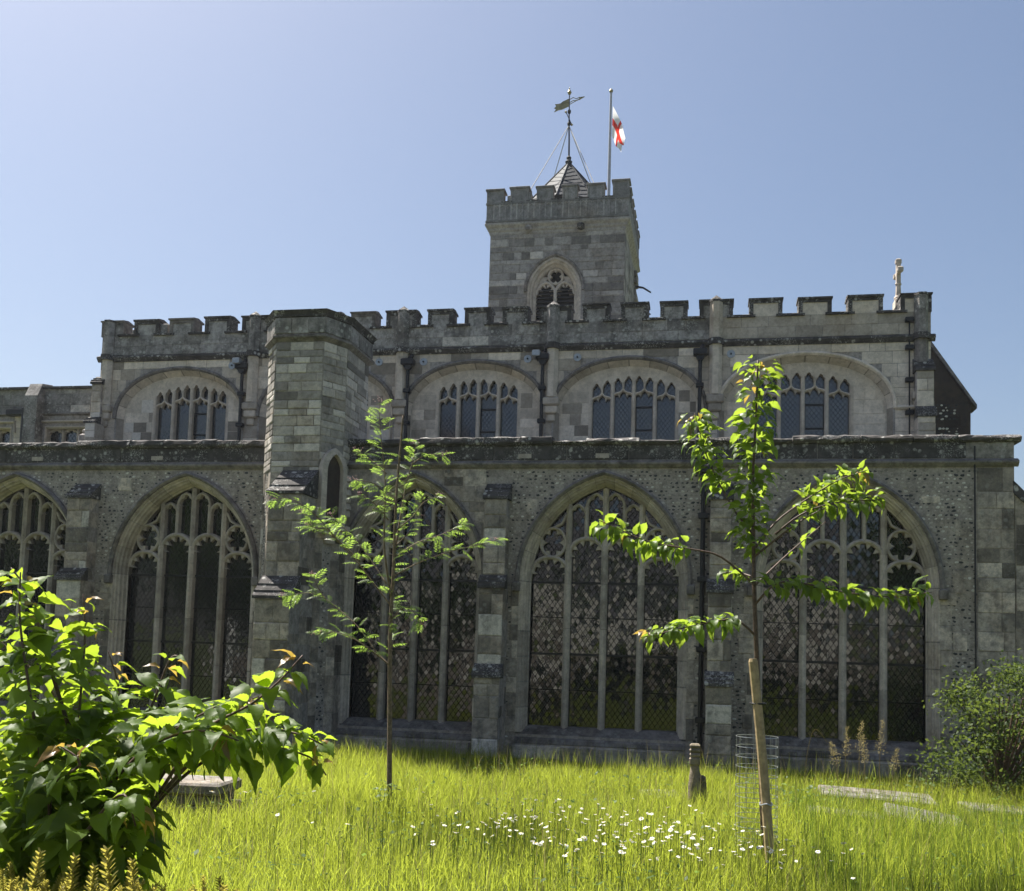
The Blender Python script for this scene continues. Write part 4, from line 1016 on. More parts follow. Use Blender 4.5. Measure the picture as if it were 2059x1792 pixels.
def woody(root, branches, r0_, r1_, mat, name='branch', tr=None):
    for nm, path in branches.items():
        sp = smooth_path(path); n = len(sp)
        a_, c_ = (r0_, r0_*.28) if nm == 'trunk' else (r1_, r1_*.3)
        if nm.startswith('l'): a_ = r0_*.45
        b = MB(); b.tube([p-root.location for p in sp], [a_+(c_-a_)*(i/(n-1))**.8 for i in range(n)], 7 if nm == 'trunk' else 5)
        b.build('trunk' if nm == 'trunk' else name, mat, root, smooth=True)

# ---- cherry sapling by the stake
CHERRY = {'trunk':[[0.52, -7.9, -0.02], [0.44, -8.04, 1.58], [0.39, -8.12, 2.51], [0.37, -8.18, 3.16], [0.36, -8.22, 3.62], [0.38, -8.26, 4.18], [0.39, -8.3, 4.72]],
'b1':[[0.37, -8.18, 3.09], [0.21, -8.07, 3.31], [0.02, -8.03, 3.66], [-0.1, -8.03, 3.95], [-0.19, -8.07, 4.28]],
'b2':[[0.39, -8.14, 2.62], [0.08, -8.42, 2.85], [-0.19, -8.63, 2.9], [-0.54, -8.8, 2.94], [-0.84, -8.92, 3.05], [-1.0, -8.96, 3.12]],
'b3':[[0.4, -8.09, 2.15], [0.22, -8.24, 2.28], [-0.05, -8.5, 2.24], [-0.35, -8.65, 2.16], [-0.62, -8.75, 2.09]],
'b4':[[0.37, -8.16, 2.93], [0.58, -8.04, 3.22], [0.87, -7.9, 3.46], [1.2, -7.75, 3.68], [1.46, -7.71, 3.78]],
'b4b':[[0.58, -8.03, 3.11], [0.81, -8.11, 3.29], [1.12, -8.05, 3.41], [1.54, -7.98, 3.45]],
'b5':[[0.4, -8.12, 2.44], [0.57, -8.3, 2.62], [0.79, -8.36, 2.63], [1.18, -8.38, 2.55], [1.56, -8.41, 2.52], [1.92, -8.34, 2.57]],
'b6':[[0.38, -8.14, 2.69], [0.22, -7.97, 2.75], [0.08, -7.9, 2.74]],
'b7':[[0.38, -8.16, 2.88], [0.74, -8.31, 3.17], [1.0, -8.38, 3.32]],
'b8':[[0.38, -8.13, 2.6], [0.74, -7.79, 2.97], [1.08, -7.64, 3.28]],}
ROWAN = {'trunk':[[-3.64, -6.39, -0.02], [-3.65, -6.47, 1.04], [-3.66, -6.55, 2.02], [-3.64, -6.6, 2.57], [-3.63, -6.62, 2.92], [-3.61, -6.68, 3.66], [-3.57, -6.72, 4.27], [-3.55, -6.74, 4.6]],
'l2':[[-3.64, -6.62, 2.87], [-3.6, -6.55, 3.39], [-3.56, -6.48, 3.82], [-3.5, -6.48, 4.07], [-3.45, -6.49, 4.32]],
'l3':[[-3.65, -6.59, 2.48], [-3.67, -6.84, 2.98], [-3.65, -6.97, 3.4], [-3.65, -7.0, 3.83], [-3.71, -7.06, 4.36], [-3.72, -7.09, 4.68]],
'b1':[[-3.65, -6.58, 2.39], [-3.8, -6.84, 2.65], [-3.9, -7.08, 2.85], [-4.04, -7.22, 3.02], [-4.19, -7.37, 3.2], [-4.4, -7.52, 3.35]],
'b2':[[-3.65, -6.53, 1.7], [-3.84, -6.47, 1.85], [-4.1, -6.45, 2.15], [-4.35, -6.41, 2.34], [-4.51, -6.45, 2.46], [-4.71, -6.49, 2.53], [-5.02, -6.55, 2.48]],
'b2b':[[-4.51, -6.45, 2.46], [-4.62, -6.43, 2.6], [-4.71, -6.41, 2.75]],
'b3':[[-3.66, -6.53, 1.71], [-3.85, -6.79, 1.91], [-4.01, -6.93, 2.02], [-4.14, -7.06, 2.07], [-4.29, -7.19, 2.04]],
'b4':[[-3.63, -6.61, 2.74], [-3.39, -6.67, 2.86], [-3.15, -6.73, 2.95], [-2.91, -6.79, 3.02], [-2.64, -6.85, 3.08], [-2.39, -6.8, 3.15]],
'b5':[[-3.62, -6.62, 2.96], [-3.43, -6.4, 3.15], [-3.17, -6.25, 3.27], [-2.94, -6.12, 3.42]],
'b6':[[-3.61, -6.64, 3.27], [-3.36, -6.81, 3.42], [-3.21, -6.9, 3.57], [-3.04, -6.87, 3.64]],
'b7':[[-3.71, -6.62, 2.65], [-4.01, -6.39, 2.97], [-4.27, -6.36, 3.25], [-4.53, -6.33, 3.48]],
'b8':[[-3.88, -7.08, 2.87], [-4.12, -7.24, 3.11], [-4.33, -7.5, 3.22]],
'b9':[[-3.7, -6.67, 3.39], [-3.78, -7.01, 3.55], [-3.93, -7.04, 3.63]],
'b10':[[-3.74, -6.7, 3.66], [-3.79, -6.93, 3.77], [-4.03, -6.97, 3.81]],
'b11':[[-3.73, -6.72, 3.92], [-3.92, -6.67, 4.08], [-4.09, -6.71, 4.19]],
'b12':[[-3.62, -6.63, 3.09], [-3.48, -6.62, 3.23], [-3.36, -6.61, 3.45]],
'b13':[[-4.04, -7.22, 3.02], [-4.22, -7.59, 3.32], [-4.46, -7.75, 3.48], [-4.64, -7.78, 3.45]],
'b14':[[-3.5, -6.48, 4.07], [-3.34, -6.46, 4.19], [-3.14, -6.42, 4.19]],
'b15':[[-3.65, -6.57, 2.24], [-3.41, -6.74, 2.39], [-3.24, -6.69, 2.18]],}
BUSH = {'s1':[[-3.04, -13.47, 0.5], [-2.97, -13.5, 1.12], [-3.02, -13.45, 1.56], [-3.0, -13.47, 1.92], [-3.01, -13.49, 2.18]],
's2':[[-3.06, -13.47, 0.5], [-3.05, -13.63, 1.23], [-3.06, -13.77, 1.69], [-3.11, -13.81, 2.03], [-3.11, -13.83, 2.26]],
's3':[[-2.97, -13.46, 0.62], [-2.85, -13.39, 1.3], [-2.74, -13.29, 1.61], [-2.65, -13.29, 1.86], [-2.6, -13.29, 1.89]],
's4':[[-2.95, -13.47, 0.74], [-2.57, -13.53, 1.19], [-2.3, -13.61, 1.54], [-2.03, -13.67, 1.69], [-1.9, -13.66, 1.8], [-1.8, -13.64, 1.92]],
's5':[[-2.92, -13.46, 0.74], [-2.61, -13.34, 1.21], [-2.42, -13.21, 1.4], [-2.2, -13.18, 1.46], [-1.96, -13.12, 1.41], [-1.87, -13.1, 1.32]],
's6':[[-3.18, -13.51, 0.73], [-3.46, -13.4, 1.17], [-3.61, -13.46, 1.54], [-3.76, -13.51, 1.78]],
's7':[[-2.99, -13.49, 0.86], [-3.1, -13.14, 1.41], [-3.06, -13.05, 1.66], [-3.12, -13.08, 1.9]],
's8':[[-3.04, -13.49, 0.74], [-2.84, -13.9, 1.28], [-2.59, -14.07, 1.44], [-2.68, -14.09, 1.52]],
's9':[[-2.99, -13.47, 0.62], [-2.67, -13.64, 1.02], [-2.49, -13.72, 1.18], [-2.44, -13.7, 1.1]],
's10':[[-3.08, -13.49, 0.62], [-3.03, -13.82, 1.03], [-3.09, -13.94, 1.16]],
's11':[[-2.57, -13.53, 1.19], [-2.3, -13.49, 1.32], [-2.16, -13.46, 1.25]],
's12':[[-3.02, -13.44, 1.44], [-3.35, -13.22, 1.71], [-3.6, -13.17, 1.86], [-3.78, -13.22, 2.03]],}
def sapling_leaves(branches, spec, meshes, young, size, hang=.5):
    items = []
    for nm, (f0, f1, step, per, spread) in spec.items():
        path = smooth_path(branches[nm]); pts = resample(path, step); n = len(pts)
        for i, (p, d) in enumerate(pts):
            f = i/max(1, n-1)
            if f < f0 or f > f1: continue
            for _ in range(per):
                an = random.uniform(0, 2*PI); s = d.orthogonal().normalized(); s = Matrix.Rotation(an, 3, d) @ s
                dr = (s*random.uniform(.6, 1.1)+d*random.uniform(.1, .7)+Vector((0, 0, -hang*random.uniform(.3, 1.3)))).normalized()
                q = p+s*random.uniform(.0, spread)
                me = random.choice(young) if (f > .95 and random.random() < .3) or random.random() < .01 else random.choice(meshes)
                sc = size*random.uniform(.45, 1.15)
                items.append((me, Matrix.Translation(q) @ orient(dr, random.uniform(-.7, .7)) @ Matrix.Scale(sc, 4)))
    return items
ch = empty('cherry_sapling', CHERRY['trunk'][0]); bpy.context.view_layer.update()
tag(ch, 'young cherry tree with broad bright leaves tied to the leaning timber stake', 'tree')
woody(ch, CHERRY, .030, .013, M['bark2'])
cl = [leaf_mesh('cherry_leaf', M['cherry'], 1, .58, .30, .25, 9, .05, k) for k in range(4)]; cy_ = [leaf_mesh('young_leaf', M['cherryyoung'], .8, .42, .4, .4, 6, 0, k) for k in range(2)]
sp = {'trunk': (.62, 1, .026, 4, .16), 'b1': (.42, 1, .026, 4, .14), 'b2': (.5, 1, .032, 3, .075), 'b3': (.2, 1, .034, 3, .075), 'b4': (.45, 1, .03, 3, .10), 'b4b': (.4, 1, .03, 3, .09), 'b5': (.12, 1, .032, 3, .075), 'b6': (.2, 1, .04, 2, .03), 'b7': (.5, 1, .06, 1, .03), 'b8': (.6, 1, .07, 1, .03)}
put_leaves(ch, sapling_leaves(CHERRY, sp, cl, cy_, .148, .75), 300)

# ---- rowan sapling: pinnate leaves
def pinnate(name, mat, seed):
    rnd = random.Random(seed); b = MB(); n = 6
    b.tube([(0, 0, 0), (0, .5, .03), (0, 1, -.08)], .008, 3)
    for i in range(n):
        t = .22+.72*i/(n-1); z = .06*math.sin(t*PI)-.08*t*t
        for s in (-1, 1):
            L = .40*(1-.25*abs(t-.5)); an = rnd.uniform(.9, 1.2); dx, dy = s*math.sin(an), math.cos(an); px, py = -dy, dx; w = .042
            b.add([(0, t, z), (dx*L*.45+px*w, t+dy*L*.45+py*w, z+.0), (dx*L, t+dy*L, z-.10), (dx*L*.45-px*w, t+dy*L*.45-py*w, z+.01)], [(0, 1, 2, 3)], rnd.random())
    b.add([(0, .98, -.08), (-.06, 1.12, -.1), (0, 1.3, -.16), (.06, 1.12, -.1)], [(0, 1, 2, 3)], .5)
    me = bpy.data.meshes.new(name); me.from_pydata(b.v, [], b.f); set_tint(me, b.t); me.materials.append(mat); me.update(); return me
ro_ = empty('rowan_sapling', ROWAN['trunk'][0]); bpy.context.view_layer.update()
tag(ro_, 'slender rowan sapling with feathery light green leaves standing in the grass', 'tree')
woody(ro_, ROWAN, .034, .010, M['bark'])
rl = [pinnate('pinnate_leaf', M['rowan'], k) for k in range(4)]; items = []
for nm, path in ROWAN.items():
    f0 = .40 if nm == 'trunk' else .3 if nm in ('l2', 'l3') else .25
    pts = resample(smooth_path(path), .05 if nm in ('trunk', 'l2', 'l3') else .048); n = len(pts)
    for i, (p, d) in enumerate(pts):
        f = i/max(1, n-1)
        if f < f0: continue
        if nm == 'trunk' and f > .72 and random.random() < .75: continue
        for _ in range(1+(f > .85)):
            an = random.uniform(0, 2*PI); s = Matrix.Rotation(an, 3, d) @ d.orthogonal().normalized(); s.z *= .35
            dr = (s+d*random.uniform(.2, .8)+Vector((0, 0, random.uniform(-.25, .15)))).normalized()
            items.append((random.choice(rl), Matrix.Translation(p) @ orient(dr, random.uniform(-.5, .5)) @ Matrix.Scale(random.uniform(.10, .17), 4)))
    if nm[0] == 'b' or nm in ('l2', 'l3'):
        b = MB()
        for _ in range(14):
            q = Vector(path[-1])-ro_.location+Vector((random.gauss(0, .03), random.gauss(0, .03), random.gauss(.02, .015))); b.lathe([(0, q.z-.008), (.008, q.z), (0, q.z+.008)], q.x, q.y, 5)
        b.build('bud_cluster', M['bud'], ro_, 'stuff')
put_leaves(ro_, items, 300)

# ---- broad-leaved bush, front left
M['bush'] = leafmat('bush_leaf', (.032, .062, .009), (.075, .125, .02), (.40, .55, .04), .52, .5, .25)
bu = empty('broadleaf_bush', (-3.03, -13.47, 0)); bpy.context.view_layer.update()
tag(bu, 'large leafy bush with broad serrated green leaves and bronze tips in the left foreground', 'bush')
BUSH['trunk'] = [[-3.03, -13.47, -.02], [-3.04, -13.47, .3], [-3.04, -13.47, .75]]
BUSH.update({'s13': [[-2.57, -13.53, 1.19], [-2.35, -13.41, 1.47], [-2.16, -13.28, 1.55], [-1.97, -13.24, 1.53], [-1.85, -13.21, 1.48]], 's14': [[-2.68, -13.35, 1.21], [-2.59, -13.15, 1.49], [-2.47, -13.04, 1.61], [-2.29, -13.01, 1.69]], 's15': [[-2.8, -13.58, 1.23], [-2.47, -13.74, 1.49], [-2.2, -13.8, 1.58], [-2.03, -13.76, 1.54]], 's16': [[-2.92, -13.68, 0.9], [-2.57, -13.94, 1.21], [-2.41, -14.02, 1.32], [-2.36, -14.0, 1.19]], 's17': [[-2.98, -13.53, 1.45], [-3.13, -13.6, 1.92], [-3.2, -13.63, 2.16], [-3.29, -13.66, 2.29]], 's18': [[-2.74, -13.28, 1.44], [-2.35, -13.42, 1.64], [-2.21, -13.4, 1.71]]})
BUSH.pop('s9'); BUSH.pop('s11')
woody(bu, BUSH, .035, .012, M['bark2'])
bl = [leaf_mesh('bush_leaf', M['bush'], 1, .58, .35, .25, 13, .05, k) for k in range(5)]; by = [leaf_mesh('bronze_leaf', M['cherryyoung'], .75, .38, .5, .45, 7, .04, k) for k in range(2)]
items = []
for nm, path in BUSH.items():
    if nm == 'trunk': continue
    pts = resample(smooth_path(path), .055); n = len(pts)
    for i, (p, d) in enumerate(pts):
        f = i/max(1, n-1)
        if p.z < .75: continue
        for _ in range((4 if f < .8 else 3)+(nm in ('s4', 's5', 's13', 's14', 's15'))):
            an = random.uniform(0, 2*PI); s = Matrix.Rotation(an, 3, d) @ d.orthogonal().normalized(); s.z *= .5
            dr = (s*random.uniform(.7, 1.2)+d*random.uniform(.0, .6)+Vector((0, 0, random.uniform(-.55, .1)))).normalized()
            q = p+s*random.uniform(.02, .16 if f < .75 else .04)
            young = f > .9 and random.random() < .45
            items.append((random.choice(by if young else bl), Matrix.Translation(q) @ orient(dr, random.uniform(-.6, .6)) @ Matrix.Scale(random.uniform(.08, .185)*(.75 if f > .9 else 1), 4)))
# inner volume of the bush
for _ in range(420):
    q = Vector((random.gauss(-3.02, .30), random.gauss(-13.45, .28), random.uniform(.72, 1.62)))
    if q.x > -2.35: continue
    dr = Vector((random.gauss(0, 1), random.gauss(0, 1), random.gauss(-.5, .4))).normalized()
    items.append((random.choice(bl), Matrix.Translation(q) @ orient(dr, random.uniform(-.6, .6)) @ Matrix.Scale(random.uniform(.12, .19), 4)))
items = [q for q in items if not ((q[1].translation.z-2)/(q[1].translation.y+18) < -.133 and q[1].translation.x/(q[1].translation.y+18) > -.575)]
put_leaves(bu, items, 300)

# ---- clipped yew hedge along the front edge
M['yew'] = leafmat('yew_needle', (.11, .12, .025), (.24, .20, .04), (.62, .55, .10), .46, .4, .4, 5.)
M['yewdark'] = plain('yew_inner', (.012, .018, .006), .9)
def yew_shoot(seed):
    rnd = random.Random(seed); b = MB(); b.tube([(0, 0, 0), (0, .03, .5), (0, 0, 1)], [.02, .015, .008], 4, .9)
    for i in range(44):
        t = .12+.86*i/43; a_ = i*2.4; L = .30*(1-.55*t); d = Vector((math.cos(a_), math.sin(a_), .75)).normalized(); s = d.orthogonal().normalized()*.024
        p = Vector((0, 0, t)); b.add([p-s, p+s, p+d*L*.8+s*.7, p+d*L, p+d*L*.8-s*.7], [(0, 1, 2, 3, 4)], .3+.7*t*rnd.uniform(.6, 1))
    me = bpy.data.meshes.new('yew_shoot'); me.from_pydata(b.v, [], b.f); set_tint(me, b.t); me.materials.append(M['yew']); me.update(); return me
yw = empty('yew_hedge', (-2.5, -14.4, 0)); bpy.context.view_layer.update()
tag(yw, 'low clipped yew hedge with golden new shoots along the front left edge', 'hedge')
ys = [yew_shoot(k) for k in range(4)]
def htop(x): return 1.02 if x < -2 else 1.02-.03*(x+2) if x < -.2 else .90
b = MB(); xs = np.linspace(-5.5, 7., 60)
rings = [[(x-(-2.5)+random.uniform(-.03, .03), y+random.uniform(-.03, .03), (htop(x)-.07 if k in (2, 3, 4) else 0 if k in (0, 6) else htop(x)*.75)-(.06 if k in (2, 4) else 0)+random.uniform(-.02, .0)) for k, y in enumerate((-.42, -.45, -.36, 0, .3, .38, .36))] for x in xs]
b.loft(rings, False, .5); b.build('hedge_body', M['yewdark'], yw)
items = []
for _ in range(900):
    x = random.uniform(-5.4, -.25); y = random.uniform(-14.8, -14.02)
    h = random.uniform(.07, .11)*(1.3 if random.random() < .08 else 1)
    z = htop(x)-.10-(.05 if abs(y+14.4) > .3 else 0)+random.uniform(-.03, .03)
    items.append((random.choice(ys), Matrix.Translation((x, y, z)) @ Matrix.Rotation(random.gauss(0, .35), 4, 'X') @ Matrix.Rotation(random.gauss(0, .35), 4, 'Y') @ Matrix.Rotation(random.random()*6, 4, 'Z') @ Matrix.Scale(h, 4)))
for (x, y, h) in ((-2.27, -14.3, .21), (-2.20, -14.25, .16), (-2.45, -14.3, .17), (-2.62, -14.3, .18), (-2.33, -14.35, .15), (-2.9, -14.3, .18)):
    items.append((random.choice(ys), Matrix.Translation((x, y, htop(x)-.07)) @ Matrix.Rotation(random.gauss(0, .15), 4, 'Y') @ Matrix.Scale(h, 4)))
put_leaves(yw, items, 300, 'shoot', 'shoot_mass')

# ---- evergreen shrub against the wall on the right
M['shrub'] = leafmat('shrub_leaf', (.022, .042, .010), (.075, .11, .025), (.30, .40, .07), .28, .6, .2)
sh = empty('evergreen_shrub', (3.95, -2.5, 0)); bpy.context.view_layer.update()
tag(sh, 'rounded evergreen shrub with small glossy leaves against the wall at right', 'shrub')
b = MB()
for k in range(26):
    a_ = random.uniform(0, 2*PI); r = random.uniform(.3, .75); z = random.uniform(.8, 1.5)
    b.tube(smooth_path([(0, 0, 0), (r*.4*math.cos(a_), r*.4*math.sin(a_), z*.5), (r*math.cos(a_), r*math.sin(a_)*.8, z)], 3), [.022*(1-i/9)+.004 for i in range(7)], 4)
b.build('branches', M['bark2'], sh, 'stuff')
V = []; F = []; T = []
clumps = [(random.gauss(0, .62), random.gauss(0, .45), random.uniform(.1, 1.85)) for _ in range(170)]
clumps = [c for c in clumps if (c[0]/1.0)**2+(c[1]/.85)**2+((c[2]-.85)/1.02)**2 < random.uniform(.7, 1.25)]+[(-.95, -.2, .62), (-.9, -.15, .75), (-.85, -.1, .5), (-.55, -.1, 1.55), (-.6, 0, 1.4), (.1, -.1, 1.85), (.55, 0, 1.8), (-.75, 0, 1.15), (.3, 0, 1.75), (-.35, 0, 1.68)]
for cxx, cyy, czz in clumps:
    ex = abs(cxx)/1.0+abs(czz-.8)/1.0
    if random.random() < .3: continue
    for _ in range(90):
        p = Vector((cxx+random.gauss(0, .12), cyy+random.gauss(0, .12), czz+random.gauss(0, .11)))
        d = Vector((random.gauss(0, 1), random.gauss(0, 1), random.gauss(.4, .8))).normalized(); s = d.orthogonal().normalized(); s = Matrix.Rotation(random.random()*6, 3, d) @ s
        L = random.uniform(.045, .085); w = L*.26; base = len(V)
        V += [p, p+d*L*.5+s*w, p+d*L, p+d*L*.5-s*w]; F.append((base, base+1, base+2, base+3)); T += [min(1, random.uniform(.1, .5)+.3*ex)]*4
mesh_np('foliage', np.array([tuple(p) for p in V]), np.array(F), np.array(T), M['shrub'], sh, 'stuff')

# ------------------------------------------------------------------ timber stake, wire guard, carved post
M['timber'] = plain('weathered_softwood', (.36, .27, .155), .75, 0, .25, 18, .3, .2)
M['oldtimber'] = stone('old_carved_oak', (.24, .20, .15), (.13, .11, .085), stain_lo=.48, stain_hi=.68, stain_amt=.8, lichen=.4, lichen_col=(.34, .30, .10), tvar=.3, bump=1.)
M['wire'] = plain('galvanised_wire', (.45, .46, .46), .4, .8, .1)
st = empty('tree_stake', (.57, -8.3, 0)); tag(st, 'leaning round pale timber stake beside the cherry sapling', 'stake')
b = MB(); b.tube([(0, 0, -.15), (-.06, .02, .6), (-.125, .04, 1.3), (-.19, .06, 1.90), (-.192, .06, 1.93)], [.045, .045, .044, .043, .034], 10); b.build('pole', M['timber'], st, smooth=False)
b = MB(); q = .62
b.tube([(-.064+.055*math.cos(a_), .02+.055*math.sin(a_), q+.01*math.sin(3*a_)) for a_ in np.linspace(0, 2*PI, 14)], .007, 5); b.build('wire_tie', M['wire'], st)
b = MB(); b.tube([(-.14+.07*math.cos(a_), .09+.08*math.sin(a_), 1.52) for a_ in np.linspace(0, 2*PI, 14)], .010, 5); b.build('rubber_strap', M['iron'], st)
cg = empty('wire_tree_guard', (.45, -7.62, 0)); tag(cg, 'round galvanised wire mesh guard standing round the cherry trunk', 'tree guard')
R_ = .20; nv = 15
for k in range(nv):
    a_ = 2*PI*k/nv; b = MB(); b.tube([(R_*math.cos(a_), R_*math.sin(a_), 0), (R_*1.0*math.cos(a_), R_*math.sin(a_), 1.17)], .0028, 4); b.build('upright_wire', M['wire'], cg)
for k in range(13):
    z = .03+.095*k; b = MB(); b.tube([(R_*math.cos(a_), R_*math.sin(a_), z) for a_ in np.linspace(0, 2*PI, 25)], .0032, 4); b.build('hoop_wire', M['wire'], cg)
po = empty('carved_post', (-.15, -5.02, 0)); tag(po, 'weathered carved wooden post with notched head in the grass', 'post')
b = MB(); prof = [(.0, .10, .09), (.10, .105, .09), (.24, .10, .09), (.36, .088, .085), (.44, .075, .07), (.52, .055, .055), (.58, .048, .05)]
rings = []
for z, rx, ry in prof: rings.append([(-.0-.03*(z/.6)+rx*(1+.10*math.sin(3*k+z*9))*math.cos(2*PI*k/14), ry*(1+.08*math.cos(2*k+z*7))*math.sin(2*PI*k/14), z) for k in range(14)])
b.loft(rings, True, .7); b.build('shaft', M['oldtimber'], po, smooth=True)
b = MB(); b.cbox(-.10, .035, -.065, .065, .57, .68, .025, .7); b.build('carved_neck', M['oldtimber'], po)
for k, (z, w) in enumerate(((.68, .062), (.735, .066), (.79, .064))):
    b = MB(); b.cbox(-.03-w, -.03+w, -.065, .065, z, z+.05, .018, .9-.1*k); b.build('head_ridge', M['oldtimber'], po)
b = MB(); b.cbox(-.015, .11, -.06, .06, .36, .46, .03, .3); b.cbox(.05, .115, -.05, .05, .1, .4, .03, .25); b.build('carved_wing', M['oldtimber'], po)

# ------------------------------------------------------------------ tomb and grave slabs
tb = empty('chest_tomb', (-5.66, -7.35, 0), math.radians(4)); tag(tb, 'low stone chest tomb with moulded slab, half hidden behind the leafy bush', 'tomb')
b = MB(); b.cbox(-.50, .50, -.32, .32, -.05, .15, .015, .3); b.build('base', M['gravestone'], tb)
b = MB(); b.cbox(-.44, .42, -.27, .27, .15, .27, .015, .35); b.build('chest', M['gravestone'], tb)
b = MB(); b.cbox(-.50, .48, -.33, .33, .27, .40, .025, .75); b.build('top_slab', M['gravestone'], tb)
for i, (x0, x1, y0, y1) in enumerate(SLABS):
    lab = ('pale flat grave slab right of the wire guard, nearest the camera', 'tilted grave slab sunk in the grass right of the nearest slab', 'long flat grave slab in the grass in front of the right-hand window', 'flat slab half hidden in grass before the evergreen shrub', 'flat stone lying at the foot of the buttress in shade', 'small pale stone slab in the grass left of the carved post')[i]
    b = MB(); hx, hy = (x1-x0)/2, (y1-y0)/2; b.cbox(-hx, hx, -hy, hy, -.10, .06, .02, .6)
    o = b.build('grave_slab', M['gravestone']); o.location = ((x0+x1)/2, (y0+y1)/2, (.09, .07, .10, .05, .0, .02)[i]); o.rotation_euler = ((-.05, .06, .0), (.05, .12, -.12), (.03, .03, -.05), (0, .05, .1), (0, 0, .05), (.1, 0, .2))[i]
    tag(o, lab, 'grave slab', 'grave slabs lying in the churchyard grass')

# ------------------------------------------------------------------ ox-eye daisies
M['petal'] = leafmat('white_petal', (.72, .72, .70), (.82, .82, .80), (.75, .75, .68), .3, .6, .2); M['eye'] = plain('yellow_disc', (.62, .38, .02), .7); M['stem'] = leafmat('daisy_stem', (.10, .15, .03), (.14, .20, .05), (.35, .45, .08), .4)
def daisy_meshes(seed):
    rnd = random.Random(seed); b = MB(); n = 15
    for k in range(n):
        a_ = 2*PI*k/n; c, s = math.cos(a_), math.sin(a_); dz = rnd.uniform(-.35, .1); w = .17
        b.add([(c*.2-s*w*.6, s*.2+c*w*.6, .0), (c*.2+s*w*.6, s*.2-c*w*.6, .0), (c*.85+s*w, s*.85-c*w, dz*.6), (c*1., s*1., dz), (c*.85-s*w, s*.85+c*w, dz*.6)], [(0, 1, 2, 3, 4)], rnd.random())
    pm = bpy.data.meshes.new('daisy_petals'); pm.from_pydata(b.v, [], b.f); set_tint(pm, b.t); pm.materials.append(M['petal'])
    b = MB(); b.lathe([(.0, -.08), (.30, .0), (.26, .10), (.0, .16)], 0, 0, 9); em = bpy.data.meshes.new('daisy_eye'); em.from_pydata(b.v, [], b.f); set_tint(em, b.t); em.materials.append(M['eye'])
    b = MB(); b.tube([(0, 0, 0), (rnd.uniform(-.04, .04), .02, -.5), (rnd.uniform(-.1, .1), rnd.uniform(-.1, .1), -1)], .006, 4); sm = bpy.data.meshes.new('daisy_stem'); sm.from_pydata(b.v, [], b.f); set_tint(sm, b.t); sm.materials.append(M['stem'])
    return pm, em, sm
DM = [daisy_meshes(k) for k in range(3)]
spots = []
for _ in range(330):
    r = random.random()
    if r < .70: x, y = random.gauss(-.85, .8), random.gauss(-9.0, .75)
    elif r < .9: x, y = random.gauss(-.2, .7), random.gauss(-9.4, .35)
    else: x, y = random.uniform(-4.2, 1.3), random.uniform(-9.4, -6.4)
    if -10 < y < -6.8 and x < 1.6: spots.append((x, y))
for i, (x, y) in enumerate(spots[:270]):
    h = random.uniform(.30, .46); rt_ = tag(empty('oxeye_daisy', (x, y, gh(x, y))), 'white oxeye daisy with yellow centre in the meadow patch', 'daisy', 'oxeye daisies in the meadow grass')
    pm, em, sm = DM[i % 3]; s = random.uniform(.012, .025); tl = (random.gauss(-.15, .28), random.gauss(0, .3), random.random()*6)
    for nm, me, sc in (('petals', pm, (s, s, s)), ('centre', em, (s, s, s)), ('stem', sm, (h, h, h))):
        o = link(nm, me, rt_); o.location = (0, 0, h); o.scale = sc
        if nm != 'stem': o.rotation_euler = tl
for (x, y, l) in ((-4.75, -8.6, 'white daisy on a long stem right of the chest tomb'), (-4.45, -8.5, 'white daisy on a tall bent stem left of the rowan sapling')):
    rt_ = tag(empty('oxeye_daisy', (x, y, 0)), l, 'daisy', 'oxeye daisies by the tomb')
    for nm, me, sc in zip(('petals', 'centre', 'stem'), DM[0], (.032, .032, .48)): o = link(nm, me, rt_); o.location = (0, 0, .48); o.scale = (sc,)*3; o.rotation_euler = (-.2, .15, 0) if nm != 'stem' else (0, 0, 0)
# daisy buds
b = MB()
for _ in range(260):
    x, y = random.gauss(-1.4, 1.3), random.gauss(-8.8, .7); h = random.uniform(.28, .42)
    b.tube([(x, y, 0), (x+random.uniform(-.03, .03), y, h)], .003, 3); b.lathe([(0, h), (.009, h+.006), (.007, h+.013), (0, h+.015)], x, y, 6)
tag(b.build('daisy_buds', M['stem'], None, 'stuff'), 'closed green flower buds on thin stems among the daisies', 'flower buds')

# ------------------------------------------------------------------ tall seed-head grasses by the wall
def plume(x, y, h, lean, label):
    r = tag(empty('seed_head_grass', (x, y, 0)), label, 'grass stalk', 'tall dry seed heads by the wall')
    b = MB(); b.tube([(0, 0, 0), (lean*.3, 0, h*.6), (lean, 0, h)], [.005, .004, .002], 4); b.build('stalk', M['straw'], r)
    b = MB()
    for k in range(170):
        t = random.uniform(.58, 1); p = Vector((lean*t*t, 0, h*t)); d = Vector((random.gauss(0, 1), random.gauss(0, 1), 1.1)).normalized(); L = .085*(1.08-t)*2+.015
        q = p+d*L*random.uniform(.3, 1); s = d.orthogonal().normalized()*.005; b.add([q-s, q+s, q+d*.022], [(0, 1, 2)], random.random())
    b.build('seed_head', M['straw'], r, 'stuff')
for i, (x, y, h, ln) in enumerate(((1.80, -3.3, 1.0, .03), (1.97, -3.35, 1.08, .04), (2.24, -3.3, 1.10, .05), (1.72, -3.4, .80, -.12), (2.38, -3.4, .74, .08), (2.04, -3.5, .90, -.03))):
    plume(x, y, h, ln, ('tall dry seed head left of the two tallest stalks by the wall', 'tall dry seed head in the middle of the stalks by the wall', 'tallest dry seed head, at the right of the stalks by the wall', 'short dry seed head leaning left by the wall', 'short dry seed head leaning right by the wall', 'bushy dry seed head in front of the middle stalk by the wall')[i])
M['reed'] = leafmat('upright_grass', (.05, .09, .016), (.09, .14, .025), (.30, .44, .05), .4, .5, .25, .8)
